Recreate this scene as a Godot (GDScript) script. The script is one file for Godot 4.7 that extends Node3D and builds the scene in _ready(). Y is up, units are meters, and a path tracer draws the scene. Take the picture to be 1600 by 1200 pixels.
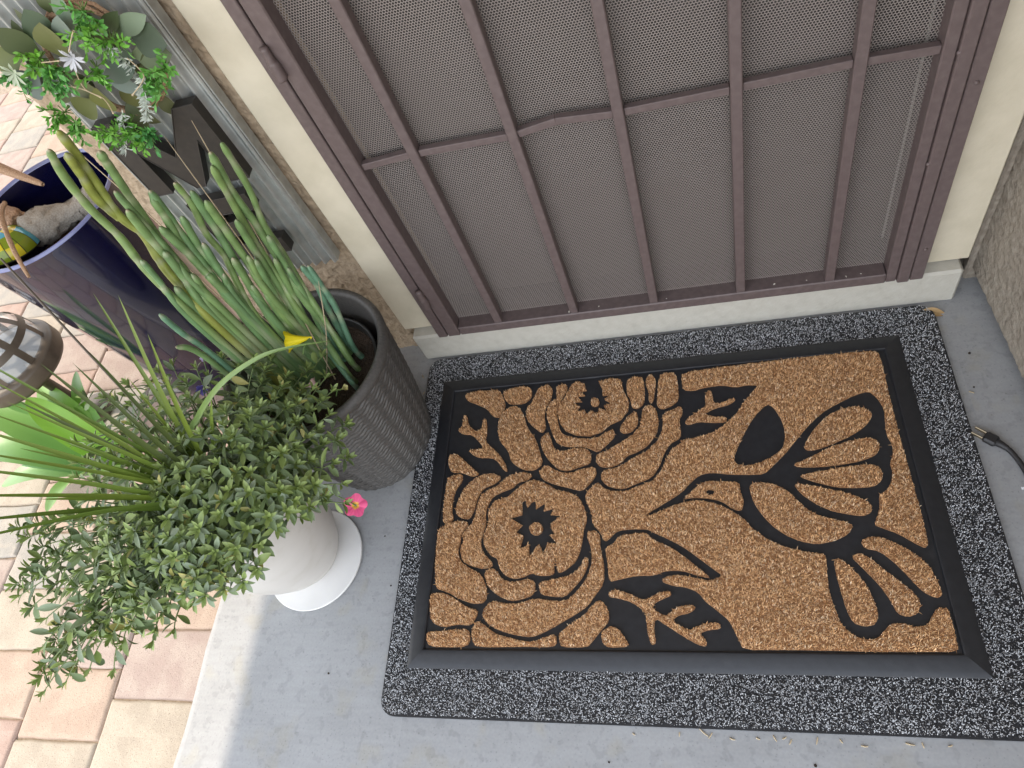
extends Node3D
# A front step seen from above: coir doormat on a flecked mat, steel security door, planters at the left.
# x runs right along the door, y up, z out from the door; the sill's face stands at z = 0, the slab at y = 0.

const CAM := Vector3(0.5646, 1.2173, 0.8598)
const RIM_SHADE_X := -0.345      # where the patio roof's shadow ends on the slab
const SUN_SLOPE := 0.90          # tangent of the sun's height
const ROOF_Y := 2.20

var rng := RandomNumberGenerator.new()
var M := {}
var used := {}

# ---------- mesh builder ----------
class Mesher:
	var v := PackedVector3Array()
	var c := PackedColorArray()
	var i := PackedInt32Array()
	var tint := Color(1, 1, 1)
	var colored := false
	func vert(p: Vector3) -> int:
		v.append(p)
		if colored: c.append(tint)
		return v.size() - 1
	func tri(a: int, b: int, d: int) -> void:
		i.append(a); i.append(b); i.append(d)
	func quad(a: Vector3, b: Vector3, d: Vector3, e: Vector3) -> void:
		var k := v.size()
		vert(a); vert(b); vert(d); vert(e)
		tri(k, k + 1, k + 2); tri(k, k + 2, k + 3)
	# rows x cols sheet of points; clockwise seen from the side that (row x col) crosses to
	func sheet(P: PackedVector3Array, rows: int, cols: int, wrap := false, flip := false) -> void:
		var k := v.size()
		for q in P: vert(q)
		var last := cols if wrap else cols - 1
		for r in rows - 1:
			for s in last:
				var a := k + r * cols + s
				var b := k + r * cols + (s + 1) % cols
				var d := a + cols
				var e := b + cols
				if flip:
					tri(a, d, b); tri(b, d, e)
				else:
					tri(a, b, d); tri(b, e, d)
	func tube(path: Array, radii: Array, sides := 6, capped := true) -> void:
		var P := PackedVector3Array()
		var t0: Vector3 = (path[1] - path[0]).normalized()
		var u := t0.cross(Vector3.UP if absf(t0.y) < 0.9 else Vector3.RIGHT).normalized()
		var n := path.size()
		for k in n:
			var t: Vector3 = (path[mini(k + 1, n - 1)] - path[maxi(k - 1, 0)]).normalized()
			u = (u - t * u.dot(t)).normalized()
			var w := t.cross(u)
			for s in sides:
				var a := TAU * s / sides
				P.append(path[k] + (u * cos(a) + w * sin(a)) * radii[k])
		var first := v.size()
		sheet(P, n, sides, true, true)
		if capped:
			for e in [0, n - 1]:
				var m := vert(path[e])
				for s in sides:
					var a: int = first + e * sides + s
					var b: int = first + e * sides + (s + 1) % sides
					if e == 0: tri(m, b, a)
					else: tri(m, a, b)
	# profile of Vector2(radius, height) from bottom to top on the outside
	func lathe(prof: Array, segs: int, at := Vector3.ZERO) -> void:
		var P := PackedVector3Array()
		for q in prof:
			for s in segs:
				var a := TAU * s / segs
				P.append(at + Vector3(q.x * cos(a), q.y, q.x * sin(a)))
		sheet(P, prof.size(), segs, true, true)
	# a box with chamfered edges, each face with its own corners
	func box(at: Vector3, size: Vector3, bev := 0.002, basis := Basis()) -> void:
		var h := size * 0.5
		var b := minf(bev, minf(h.x, minf(h.y, h.z)) * 0.9)
		var f := func(x: float, y: float, z: float) -> Vector3: return at + basis * Vector3(x, y, z)
		for ax in 3:
			for s: float in [-1.0, 1.0]:
				var q: Array = []
				for e: Array in [[-1.0, -1.0], [1.0, -1.0], [1.0, 1.0], [-1.0, 1.0]]:
					var p := Vector3.ZERO
					p[ax] = s * h[ax]
					p[(ax + 1) % 3] = e[0] * (h[(ax + 1) % 3] - b)
					p[(ax + 2) % 3] = e[1] * (h[(ax + 2) % 3] - b)
					q.append(at + basis * p)
				if s > 0: quad(q[3], q[2], q[1], q[0])
				else: quad(q[0], q[1], q[2], q[3])
		for ax in 3:      # edges along ax
			var m := (ax + 1) % 3
			var o := (ax + 2) % 3
			for e: Array in [[-1.0, -1.0], [1.0, -1.0], [1.0, 1.0], [-1.0, 1.0]]:
				var q: Array = []
				for k: Array in [[0, -1.0], [0, 1.0], [1, 1.0], [1, -1.0]]:
					var p := Vector3.ZERO
					p[ax] = k[1] * (h[ax] - b)
					p[m] = e[0] * (h[m] - (0.0 if k[0] == 0 else b))
					p[o] = e[1] * (h[o] - (b if k[0] == 0 else 0.0))
					q.append(at + basis * p)
				if e[0] * e[1] > 0: quad(q[0], q[1], q[2], q[3])
				else: quad(q[3], q[2], q[1], q[0])
		for x: float in [-1.0, 1.0]:
			for y: float in [-1.0, 1.0]:
				for z: float in [-1.0, 1.0]:
					var k := v.size()
					vert(f.call(x * h.x, y * (h.y - b), z * (h.z - b)))
					vert(f.call(x * (h.x - b), y * h.y, z * (h.z - b)))
					vert(f.call(x * (h.x - b), y * (h.y - b), z * h.z))
					if x * y * z > 0: tri(k, k + 2, k + 1)
					else: tri(k, k + 1, k + 2)
	# outline in the xz plane raised from y0 to y1
	func prism(poly: PackedVector2Array, y0: float, y1: float, at := Vector3.ZERO, basis := Basis()) -> void:
		var idx := Geometry2D.triangulate_polygon(poly)
		for s in 2:
			var k := v.size()
			for q in poly: vert(at + basis * Vector3(q.x, y1 if s == 0 else y0, q.y))
			for t in range(0, idx.size(), 3):
				var a := poly[idx[t]]
				var turn := (poly[idx[t + 1]] - a).cross(poly[idx[t + 2]] - a)
				if (turn > 0) == (s == 0): tri(k + idx[t], k + idx[t + 1], k + idx[t + 2])
				else: tri(k + idx[t], k + idx[t + 2], k + idx[t + 1])
		var area := 0.0
		for n in poly.size(): area += poly[n].cross(poly[(n + 1) % poly.size()])
		for n in poly.size():
			var a := poly[n]
			var b := poly[(n + 1) % poly.size()]
			var w0 := at + basis * Vector3(a.x, y0, a.y)
			var w1 := at + basis * Vector3(b.x, y0, b.y)
			var w2 := at + basis * Vector3(b.x, y1, b.y)
			var w3 := at + basis * Vector3(a.x, y1, a.y)
			if area > 0: quad(w0, w3, w2, w1)
			else: quad(w0, w1, w2, w3)
	# a pointed leaf along dir, its face towards up; fold lowers the midrib, curl bends the tip down
	func leaf(at: Vector3, dir: Vector3, up: Vector3, length: float, width: float, fold := 0.15, curl := 0.2, rows := 5, widest := 0.45) -> void:
		var y := dir.normalized()
		var x := y.cross(up).normalized()
		var z := x.cross(y)
		var k := v.size()
		for r in rows + 1:
			var t := float(r) / rows
			var w := width * 0.5 * pow(sin(PI * pow(t, log(0.5) / log(widest))), 0.8) if r < rows else 0.0
			if r == 0: w = width * 0.06
			var mid := at + y * (length * t) - z * (curl * length * t * t)
			vert(mid - x * w + z * (fold * w)); vert(mid); vert(mid + x * w + z * (fold * w))
		for r in rows:
			var a := k + r * 3
			for s in 2:
				tri(a + s, a + s + 3, a + s + 1); tri(a + s + 1, a + s + 3, a + s + 4)
	func done(smooth := true) -> ArrayMesh:
		var arr := []
		arr.resize(Mesh.ARRAY_MAX)
		arr[Mesh.ARRAY_VERTEX] = v
		arr[Mesh.ARRAY_INDEX] = i
		if colored: arr[Mesh.ARRAY_COLOR] = c
		if smooth:
			var n := PackedVector3Array()
			n.resize(v.size())
			for t in range(0, i.size(), 3):
				var w := (v[i[t + 2]] - v[i[t]]).cross(v[i[t + 1]] - v[i[t]])
				n[i[t]] += w; n[i[t + 1]] += w; n[i[t + 2]] += w
			for k in n.size(): n[k] = n[k].normalized() if n[k].length_squared() > 1e-24 else Vector3.UP
			arr[Mesh.ARRAY_NORMAL] = n
		var m := ArrayMesh.new()
		m.add_surface_from_arrays(Mesh.PRIMITIVE_TRIANGLES, arr)
		return m

# ---------- scene helpers ----------
func lin(r: float, g: float, b: float) -> Color:
	return Color(r, g, b).linear_to_srgb()

func numbered(called: String) -> String:
	used[called] = used.get(called, -1) + 1
	return called if used[called] == 0 else "%s_%03d" % [called, used[called]]

func tag(o: Node, label: String, category: String, group := "") -> void:
	o.set_meta("label", label)
	o.set_meta("category", category)
	if group != "": o.set_meta("group", group)

func thing(called: String, label: String, category: String, at := Vector3.ZERO, group := "") -> Node3D:
	var o := Node3D.new()
	o.name = numbered(called)
	add_child(o)
	o.position = at
	tag(o, label, category, group)
	return o

func part(parent: Node, called: String, mesh: Mesh, m: Material, at := Vector3.ZERO) -> MeshInstance3D:
	var o := MeshInstance3D.new()
	o.name = called if parent != self else numbered(called)
	o.mesh = mesh
	o.material_override = m
	parent.add_child(o, true)
	o.position = at
	o.cast_shadow = GeometryInstance3D.SHADOW_CASTING_SETTING_ON
	return o

func boxed(parent: Node, called: String, at: Vector3, size: Vector3, m: Material, bev := 0.002) -> MeshInstance3D:
	var b := Mesher.new()
	b.box(Vector3.ZERO, size, bev)
	return part(parent, called, b.done(), m, at)

func plain(col: Color, rough := 0.8, metal := 0.0) -> StandardMaterial3D:
	var m := StandardMaterial3D.new()
	m.albedo_color = col
	m.roughness = rough
	m.metallic = metal
	return m

func noise(seed_: int, freq: float, kind := FastNoiseLite.TYPE_SIMPLEX_SMOOTH, octaves := 4) -> FastNoiseLite:
	var n := FastNoiseLite.new()
	n.seed = seed_
	n.frequency = freq
	n.noise_type = kind
	n.fractal_octaves = octaves
	return n

func mottle(seed_: int, freq: float, stops: Array, cols: Array, size := 512, octaves := 5, kind := FastNoiseLite.TYPE_SIMPLEX_SMOOTH) -> NoiseTexture2D:
	var t := NoiseTexture2D.new()
	t.width = size
	t.height = size
	t.seamless = true
	t.noise = noise(seed_, freq, kind, octaves)
	if cols.size() > 0:
		var g := Gradient.new()
		g.offsets = PackedFloat32Array(stops)
		g.colors = PackedColorArray(cols)
		t.color_ramp = g
	return t

# world-triplanar material: mottled colour (a texture spans `span` metres), optional fine relief in centimetres
func rocky(tex: Texture2D, span: float, rough: float, relief: Texture2D = null, cm := 0.1) -> StandardMaterial3D:
	var m := plain(Color.WHITE, rough)
	m.albedo_texture = tex
	m.uv1_triplanar = true
	m.uv1_world_triplanar = true
	m.uv1_scale = Vector3.ONE / span
	if relief:
		m.heightmap_enabled = true
		m.heightmap_texture = relief
		m.heightmap_scale = cm
	return m

func leafy(col: Color, rough := 0.45, through := 0.35) -> StandardMaterial3D:
	var m := plain(col, rough)
	m.backlight_enabled = true
	m.backlight = Color(0.8, 1.0, 0.35) * through
	m.vertex_color_use_as_albedo = true
	return m

func spline(pts: Array, steps: int) -> Array:
	var out := []
	var n := pts.size()
	for k in n - 1:
		var p0: Vector3 = pts[maxi(k - 1, 0)]
		var p3: Vector3 = pts[mini(k + 2, n - 1)]
		for s in steps:
			out.append((pts[k] as Vector3).cubic_interpolate(pts[k + 1], p0, p3, float(s) / steps))
	out.append(pts[n - 1])
	return out

func triples(a: Array) -> Array:
	var out := []
	for k in range(0, a.size(), 3): out.append(Vector3(a[k], a[k + 1], a[k + 2]))
	return out
const COIR := [
	[62.6,41.7,76.4,39,88.9,38.1,106.8,38.7,118.3,38.8,129.6,38.7,137,44.3,144.2,58.9,148.2,68.4,150.8,78.2,149.6,87.6,143.7,101.8,138,106.5,129.2,104.3,122.5,98.9,114.1,87.4,105.1,79.5,90.4,71.3,80,65.9,68,60.5,61.9,55,58.5,46.2],
	[149.5,43.3,159.2,39.3,169.8,37.8,187.1,37.7,196.9,39.7,204.5,44.6,207.5,50.9,207.6,61.7,204.1,68.8,195.3,76,185.1,78.7,168,78.3,158.1,74.7,150.1,65.6,146.6,58.3,146,48.6],
	[144.7,98.6,153.7,88.8,162.6,85,176,85,184,89.9,190.7,102.6,195.1,113.8,199.6,129.8,205.8,142.5,217.1,158.6,223.7,172,229.1,189.8,232.7,201.7,236.7,214,234.3,221.9,224.5,229.7,215.2,231.9,201.4,229.7,190.7,224.7,177.4,214.1,170.8,205,167.7,192.4,161.8,182.2,150.2,168.6,144,157.1,139.9,141.4,138.9,128,140.5,109.7],
	[200.4,88.8,209.5,76.3,214.6,65.7,218.8,51.2,225.2,43.9,237.1,39.7,244.3,41,250.5,48.6,252.2,56.7,250.3,70,247.3,78.6,241.7,87.4,238.8,96.4,236.9,110.6,237.3,121.3,240.2,134.5,239.6,142.4,235.2,149.7,228.7,148.1,216.5,136.8,209.2,129.1,202.8,120.8,199.6,112.3,197.6,98.9],
	[245.1,90.6,248.4,83,252.7,78.7,260.5,75.5,262.9,71.5,261.2,64.7,260.8,58,261.1,47.7,265.3,42.9,275.5,40.7,280.7,42.7,283.7,49.8,282.2,57.6,275.5,70.2,270.5,81.2,264.5,96.4,262.8,108.1,264.4,122.4,266.7,134.2,271,149.8,276.8,158,287.1,163.4,297.4,167,313.2,170.7,325.5,172.2,341.1,172.3,351.5,169.2,362.6,161.3,369.5,157.8,376.1,156.6,379.1,159.6,380,168.2,376.9,175.1,368.2,184.1,360.8,191.1,351,199.9,343.6,201.2,334.9,195.8,327,192.1,316,188.4,307.2,187,296.1,187.4,286.3,185.6,272.7,180.9,264.9,174.6,258.9,163.4,255,153.9,251,140.9,247.7,130.6,242.9,117.2,241.7,108,243.2,97.6],
	[349.5,42.9,372.2,38.3,394.6,43.3,398.1,67.3,409.4,96.3,406.9,116.5,392.8,135.3,371,144.4,355.1,158.5,331.3,166.2,303.3,161.6,282.8,150.9,270.9,133.2,264.5,109.6,268.1,88.9,277.8,75.7,287.1,57.6,290.3,46.9,305.7,38,319.2,45.3,323.5,61.6,310.2,62.5,320.7,73.1,304.1,73.7,314.6,86.6,296,87,310.6,97.8,302.5,110.9,318.9,105.6,325,116.3,335.2,109.5,345.3,119.6,349.3,107.7,365.4,112.4,359.4,100.4,375.5,97.4,361.5,86.8,373.8,76.4,357.6,77,357.6,62.9],
	[350.2,91.6,347.7,98.8,341.2,100.9,334.7,97.5,332.3,89.8,334.7,82.6,341.2,80.4,347.8,83.9],
	[408.8,47.6,414.6,42.9,421.2,41.1,432.5,41,437.6,44.7,439.6,54.2,440.5,63,441.2,76.2,440.8,86.2,439.2,98.8,436,106,429.2,111.7,424,113.2,417.5,111.2,414.6,106.5,413.8,96.1,411.8,88.9,407.6,80.7,406.1,71.3,406.4,55.6],
	[397.6,142.4,405.5,132,411.7,125.7,419.4,120.2,423.2,121.5,425.2,130.4,425.8,137.3,425.5,145.9,422.8,152.4,416.1,160.5,410.1,164.3,401.4,165.9,396.2,165,391.4,160.9,390.7,156.5,393.4,149.3],
	[449,41.4,454.7,39.4,458.5,41.4,462.7,48.4,463.6,57.3,461.8,72.7,460,84.2,457.2,97.9,454.6,103.1,450.7,102.8,449.2,97.1,449.4,83,448.3,73.3,445.3,62.5,444.8,54.8,446.2,45.7],
	[473.6,43.2,481.5,38.8,488.8,38.1,499.7,40.8,504.4,47,505.8,60.1,506.3,73.3,506.2,93.7,503,104.3,495.2,111.1,487.8,115,477,118.5,470.7,117.8,465.5,112.8,464.2,104.9,466,89.9,467.5,75.4,469.7,53.5],
	[439.4,113.1,447.1,108.9,452.6,109.4,458.9,115.1,462.3,123.7,464.7,140,464.6,152,461.8,166.3,456.8,177.2,446.7,190.6,438.6,198.4,427.8,204.6,419,208.6,407.2,212.4,400.5,216.9,395,224.7,387.9,229.6,375,234.6,365.8,235.8,355.1,233.8,349.2,230.7,344.9,224.5,343.6,218.9,344.7,210.7,350.7,205.6,364.8,200.7,375.5,195.4,388.7,186.9,398.1,181,408.9,174.7,416.7,168.7,425.6,159.7,430.1,151.5,432.6,139.4,434.2,130.3,435.7,119.2],
	[477.9,128.6,487.6,125.8,495.3,122.7,505.1,117.4,509.6,119.3,511,129.3,509.8,135.9,505.2,142.8,503.9,150.3,505.2,162.5,505.5,171,504.9,180.4,500.1,186.5,488.4,192.6,481.1,199.4,474.4,210.5,469.8,220.2,465.1,233.5,459.7,243.9,451,256.8,441,264.1,424.4,269.9,413,274.3,400.4,279.7,389.8,280.7,375.2,277.6,366.4,273.7,358.4,266.9,354.7,261,353.3,253,354,248,357.2,243.3,363.5,241,376.3,239.8,385.5,237,396.2,231,404.6,226.3,415.3,220,424.5,215.2,437.4,209.2,446.9,202.2,458.2,190.7,465,180.4,471,165.8,473.5,153.4,473.9,136.4],
	[233.4,162,242.3,152.8,247.1,152.2,250.4,160,253.2,168.6,257.1,182.4,262.4,189.9,272,195.1,281.9,195.4,297.6,191,308.9,190.5,322.3,193.4,329.1,197.7,333,205.7,333.9,212.5,332.2,221.8,327.2,226.6,316.4,229.4,307,232.3,293.8,236.7,284.3,237.3,273.2,234.2,265.1,229.2,255.9,219.4,248.9,210.6,240.5,197.9,235.6,186.9,231.5,171.7],
	[233.9,232.4,241.4,224.6,249.8,225.3,263.6,235.1,274.2,240,287.5,242.7,298.7,241.9,313.9,237.1,324.6,234.9,336.5,234,342.1,236.7,344.2,244.2,342.6,251.1,336.1,261,329.8,268.5,320.3,277.7,311.4,279.7,298.4,275.5,286.4,271.7,268.7,266.1,256.5,261.3,242.9,254.6,236.1,248.4,232.4,239.1],
	[52.6,127.5,58.3,121.3,60.3,114.1,59.8,102,61.2,96.8,65.4,95.9,68.1,100.3,70.6,112.7,75.4,121.5,85.1,131.5,90.8,135.1,95.7,134.3,98.9,132.5,102.3,128.8,104,122.8,104.8,110.9,106.6,107,110.3,108.6,112.5,115.6,114.6,131.5,114.9,142.8,113.6,155.7,117.7,165.1,129.5,176.1,137.1,183.7,144.9,191.8,150.5,199,157.2,209.4,161.3,217.3,164.9,227.3,164.7,230.6,160.5,229.2,155.7,224.1,147.8,212.5,141.7,205.8,134.2,200.4,125,197.7,109.4,196.6,99.7,194.4,90.9,189.9,85.8,186.1,81.6,180.7,83.2,178.2,91.6,177,98.7,176.6,108.5,176.6,110.1,173.4,104.5,165.3,98,157.7,87.2,146.4,78.4,141.4,67.1,140,59.9,137.3,53.1,132],
	[40.1,186,48.6,184,56.7,187.6,68.9,198.6,79.4,208.2,94,221.5,101.2,228.3,105.2,232.3,103.5,234.5,95.3,236.5,87.2,235,74.6,229.2,64.4,226.6,51,225.8,43.9,220.9,39.4,209.4,37.4,200.9,37,190.7],
	[44.1,234.9,53.4,231.8,60.2,230.8,67.9,231.3,71.3,234.4,72.1,241.7,69.6,248.7,62.6,259.2,59,267.9,56.8,279.7,56.1,289.8,56.4,303.9,57.9,313.1,61.4,322.5,59.9,328.3,52.8,333.7,48,334.8,43.1,332.3,40.7,325.4,39.5,310.3,38.9,297,38.2,278,38.3,265.4,39.2,252.2,39.7,244.6,40.2,238.5],
	[69.8,283.7,75,269.8,80.7,260,90,249,98.9,242.2,112,235.7,121.9,233.5,133.7,234.3,142.2,236.5,151.9,241.5,152.3,246.3,143.5,253.6,135.5,258.1,123.7,262.1,116.6,267.9,110.4,278.7,107,288.3,104.9,302.2,102.2,311.8,97.7,322.6,91.5,326.2,80.2,324.5,73.1,320.8,66.1,312.9,64.4,305.3,66.8,293.7],
	[117.2,277.3,126,270.7,133.8,266.5,145.1,262.5,153.5,256.5,163.9,245.2,174.1,239.3,190.1,235.6,201.3,235.6,214,239.6,216.9,243.6,211.5,249.8,205,253,193.7,254.6,187.1,257.9,181.3,264.6,175.1,268.4,165.1,271.3,156.6,274.5,145,279.8,138.1,285.9,132.1,296.5,129.2,305.1,127.8,316.4,128,324.5,129.7,333.5,129.4,341.4,127,352.5,125.1,361.1,122.6,371.9,123.5,380.5,128.1,391.4,133.6,399.1,143.2,407.9,147.7,413.4,149.6,418.7,146.8,421.8,137.6,424.2,128.7,424,115.2,421,105.5,417.6,94.2,412.1,88,404.8,83.5,391.7,83.1,383.2,86.8,374.6,87.2,367.7,84.7,358.7,86.3,352.7,93,346.2,98,340.3,103.9,331.5,106.6,323.6,107.4,312.3,109,301.7,112.5,286],
	[185.8,271.7,194.4,264.5,203,259.5,216.3,254,226.9,254,240.5,259.4,251.2,265.3,264.8,274.6,275.2,279.2,288.4,281.6,297.5,285.2,307.7,292,314.2,299.9,320.4,313,323.8,322.5,325.9,333.5,325.2,342.4,321.1,353.9,319.6,359.4,319.9,361.7,319.2,368.5,317,383.5,314.4,394.9,309.6,409.1,304,417.7,294.4,425.8,287.4,430.6,279.1,434.8,275.1,434.3,272.9,428.9,271.5,421.7,269.8,408.6,268.5,407.8,246.6,400.6,254,379.3,273,383.5,256.6,364.8,265.7,362.9,258.4,351.1,259,341.8,278.4,328.6,257.6,325.3,264.1,312.8,243.3,317.5,247.4,302.4,242.8,303.1,228.1,312,228.3,295.1,218.9,298,210.9,308.8,206.8,294,199.8,296,201.3,322.7,177.9,328.8,202.5,344.1,191.5,356.8,206,365.2,200.5,390.2,217.5,381.7,219.7,406.5,232.4,386.7,237.7,382.4,246.6,400.7,268.5,408,266.9,418.9,266.6,426.3,267.6,434.4,264.6,438.1,256,439.6,249.2,439.9,240.4,439.3,234.5,438,228.1,435.4,221.8,436.2,212,441,204.1,443.2,194.1,444.2,186.1,442.6,176.1,437.5,169.9,432.2,164.4,424,161.7,417.7,160.3,410.2,156.4,405.6,147.6,401.5,141.3,395.8,133.7,385.3,129.9,377,127.7,366.5,129,356.6,134.4,342.3,135.7,331.8,133.2,319.5,134.6,309.9,140.5,297.9,148.8,291.5,164.1,287.2,172.8,283.2,179.7,276.9],
	[243.4,352.8,240.9,359.6,234.2,364,226.8,363.7,220.1,358.8,217.4,351.8,219.3,343.9,225.6,339.5,233.6,339.8,240.3,344.8],
	[36.5,343.8,46.9,336,56.3,332.2,70.1,330,80.2,330.5,92.2,333.6,93.5,339,85,349.4,81.5,357.7,81.3,368.3,80.6,376.6,78.9,387,79.8,395.4,83.8,406.4,90.4,413.9,103.6,422.1,113,427.3,124.1,432.6,131.5,440.2,139.2,454.3,142.3,465.6,142.2,479.9,137.4,486.3,125.3,488.1,114.2,486.9,98.1,481.9,86.3,477.1,72.2,469.6,61.3,465.2,47.4,461.2,41,453.5,38.4,437.6,36.7,424.3,34.9,406.2,34,392.9,33.3,377.1,33,365.6,32.6,352.1],
	[39.7,468.2,55.9,468.6,67.7,471.7,81.8,479.2,91.7,485,102.9,492.2,111.9,496,123.7,498.2,128,501.7,127.4,508.2,124.9,514.3,119.5,523,111.7,526,97.5,524.6,86,525.3,70.8,528.6,59.5,527.7,45.7,522,39,514,35.7,499.1,34.2,487.7,33.6,473.6],
	[41.1,537,55.5,536.9,68.1,536.1,85.9,534,97.4,533.2,108.9,533.1,114.7,536.3,118.1,544.6,118.2,550.9,115.3,558.8,107.2,562.2,89.6,563.1,74.1,563.2,52.2,562.7,41.6,559.4,36.7,551.3,34.9,545.7,35.3,539.5],
	[137.5,430.3,144.5,425.7,149.6,424.9,155.8,427.6,161,432.5,168.3,442.5,175.4,447.4,186.2,450.1,196.4,449.9,211.3,446.8,220.5,446.4,228.8,448.5,232.5,452.9,233.4,461.9,232.4,467.6,229,473,223.8,476.4,214,479.9,205.4,481.9,193,483.7,183.1,482.2,170,476.6,160.8,471.2,150.5,463.1,144.6,456.5,140,447.9,137.5,441.8,135.5,434.8],
	[246.3,450.8,257.4,448.9,265.5,447.3,275.3,445.4,283.1,443.7,293.3,441.6,301.1,437.5,310.7,429.2,316.4,422.2,321.1,412.7,323.9,409.1,326.4,409.7,327.8,412.2,329,418.1,327.7,425.1,322.9,436.9,317.4,446.2,307.9,457.7,300.6,465.7,291.4,474.5,283.2,477.8,271.6,477.4,262.2,476.4,249.9,474.1,244.1,470.6,241.7,464,241,459.2,241.7,453.8],
	[330.2,361,338.4,359.6,343.5,361,348.4,366.3,350.3,373.2,350.3,385.6,351.9,397.2,355.8,414.4,357.4,428.5,357.2,447.4,353.3,460,343.4,473.3,337.5,481.5,332.3,489.2,325.9,495.3,314.7,503.1,303.9,509.7,287.6,518.7,275.7,525.3,261.7,533,250.7,538.3,236.6,543.9,224.4,545.2,207.4,543.1,193.8,540.5,176.4,536,164.6,531.6,152,524.7,144.9,518.6,139.4,510.1,138.8,503.2,142.9,494.2,147.4,489,154.6,484.8,162.4,484.5,174.7,488,185.5,489.4,200.4,489.5,212,487.4,226.5,482,239,480.8,256.2,483.3,268.9,484.7,283.8,485.8,294.5,482.1,306.7,471.5,315.2,461.9,324.7,448,330.3,436.9,335,422.7,336.3,411.1,334.8,396,332.8,386.5,329.4,377.7,327.8,371.4,327.2,364.4],
	[121.8,529.2,126.2,521.4,131,519.8,138.9,523.4,147.2,528.5,160.4,537.6,172.5,542.9,189.9,547.3,204.4,550.3,223.9,553.5,237,552.7,251.1,547.3,260.3,544.1,269.6,541.5,273.9,544.4,275.3,554.8,271.8,559.5,261.3,561.3,247.9,561.8,224.1,561.4,200.5,561.6,164,562.5,144.3,562.2,130.5,560.5,124,553.8,121.2,538.3],
	[282.8,536.6,294.4,528,304.4,521.1,318.2,512.2,327.4,504.3,336.6,493.1,342.9,487.7,349.4,485.3,354.7,487.7,361.6,496.3,364.5,504.1,365.1,515.1,362.1,522.9,354.1,531.7,347.3,539.4,338.3,550.2,333.1,556,329,559.9,317.9,561.5,293.8,561.7,283.4,559.4,281.2,553.4,279.9,548.6,278.7,542.4],
	[354.8,536.4,362.9,530,369.1,528.2,377,530.4,382.7,534.6,389.1,543.1,393.4,549.4,397.6,556.8,391.4,560.2,371.5,561.4,361.4,560.2,355.9,556,353.3,551,352.1,542.4],
	[363.9,390,373.3,385.6,378.6,381.1,382.5,374.1,389.5,370.6,403.2,368.9,414,367.9,427.8,367.3,435.8,370,442.6,377.5,452.3,384.1,470.2,393.1,484,402.4,501.2,417,513.6,428,527.9,441.3,534,447.3,534.8,449.1,530.8,448.7,519.4,445.7,509.9,442.7,497,437.9,485.7,435.8,470.1,435.5,459.4,437,447.8,441.5,437,443.1,421,442.7,408.3,443.9,392.1,447,381.3,449.4,370,452.2,365.5,447.2,365.1,431.6,364.4,421.7,362.8,412.1,361.8,404.6,360.6,395.4],
	[366.8,470.4,372.7,467.7,380,467.8,392.6,470.8,402.3,474.6,414.7,481.5,422.6,483.8,430.5,482.8,437.2,480.2,446.4,474.7,454,471.9,464.1,470.2,468.9,471.2,470.8,475.2,468.5,478.1,460.6,481.3,453.9,484.3,444.8,488.7,440.7,492.6,439.3,498,443.4,502.8,455.3,509.4,461.3,510.7,464.7,507.5,469.2,504.1,477.1,498.7,485.4,495.8,498.5,493.7,504.9,494.2,507.9,497.4,506.9,500.4,501.1,504.7,494.6,507.2,483.7,509.3,477.2,512.2,471.4,517.6,475.3,523,490.9,531.6,499.6,533.2,506.3,529,513.1,526.1,524,522.9,531.9,522,541.2,522.6,545.1,524.7,545.8,529.3,541.9,531.5,531.3,532.6,523.8,534.2,515.2,537.4,514.1,541,519.8,547.2,521.9,551.6,521.6,556.8,518.6,558.2,511.4,556.8,503.4,553.2,490.3,545.5,479.4,538.7,464.9,529.1,455.5,522.9,445.9,516.4,441.6,518.5,439.9,530.4,440,539.1,441.6,549.7,440.6,554.6,436.2,556.8,433.4,553.5,430.5,542.9,429.1,534.2,428.5,522.3,427.9,514.7,427.1,507.1,422,500.6,410,491.6,399.9,486.4,386.2,482.3,377.7,480.2,369.7,479.2,366.1,477.2,364.9,473],
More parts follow.
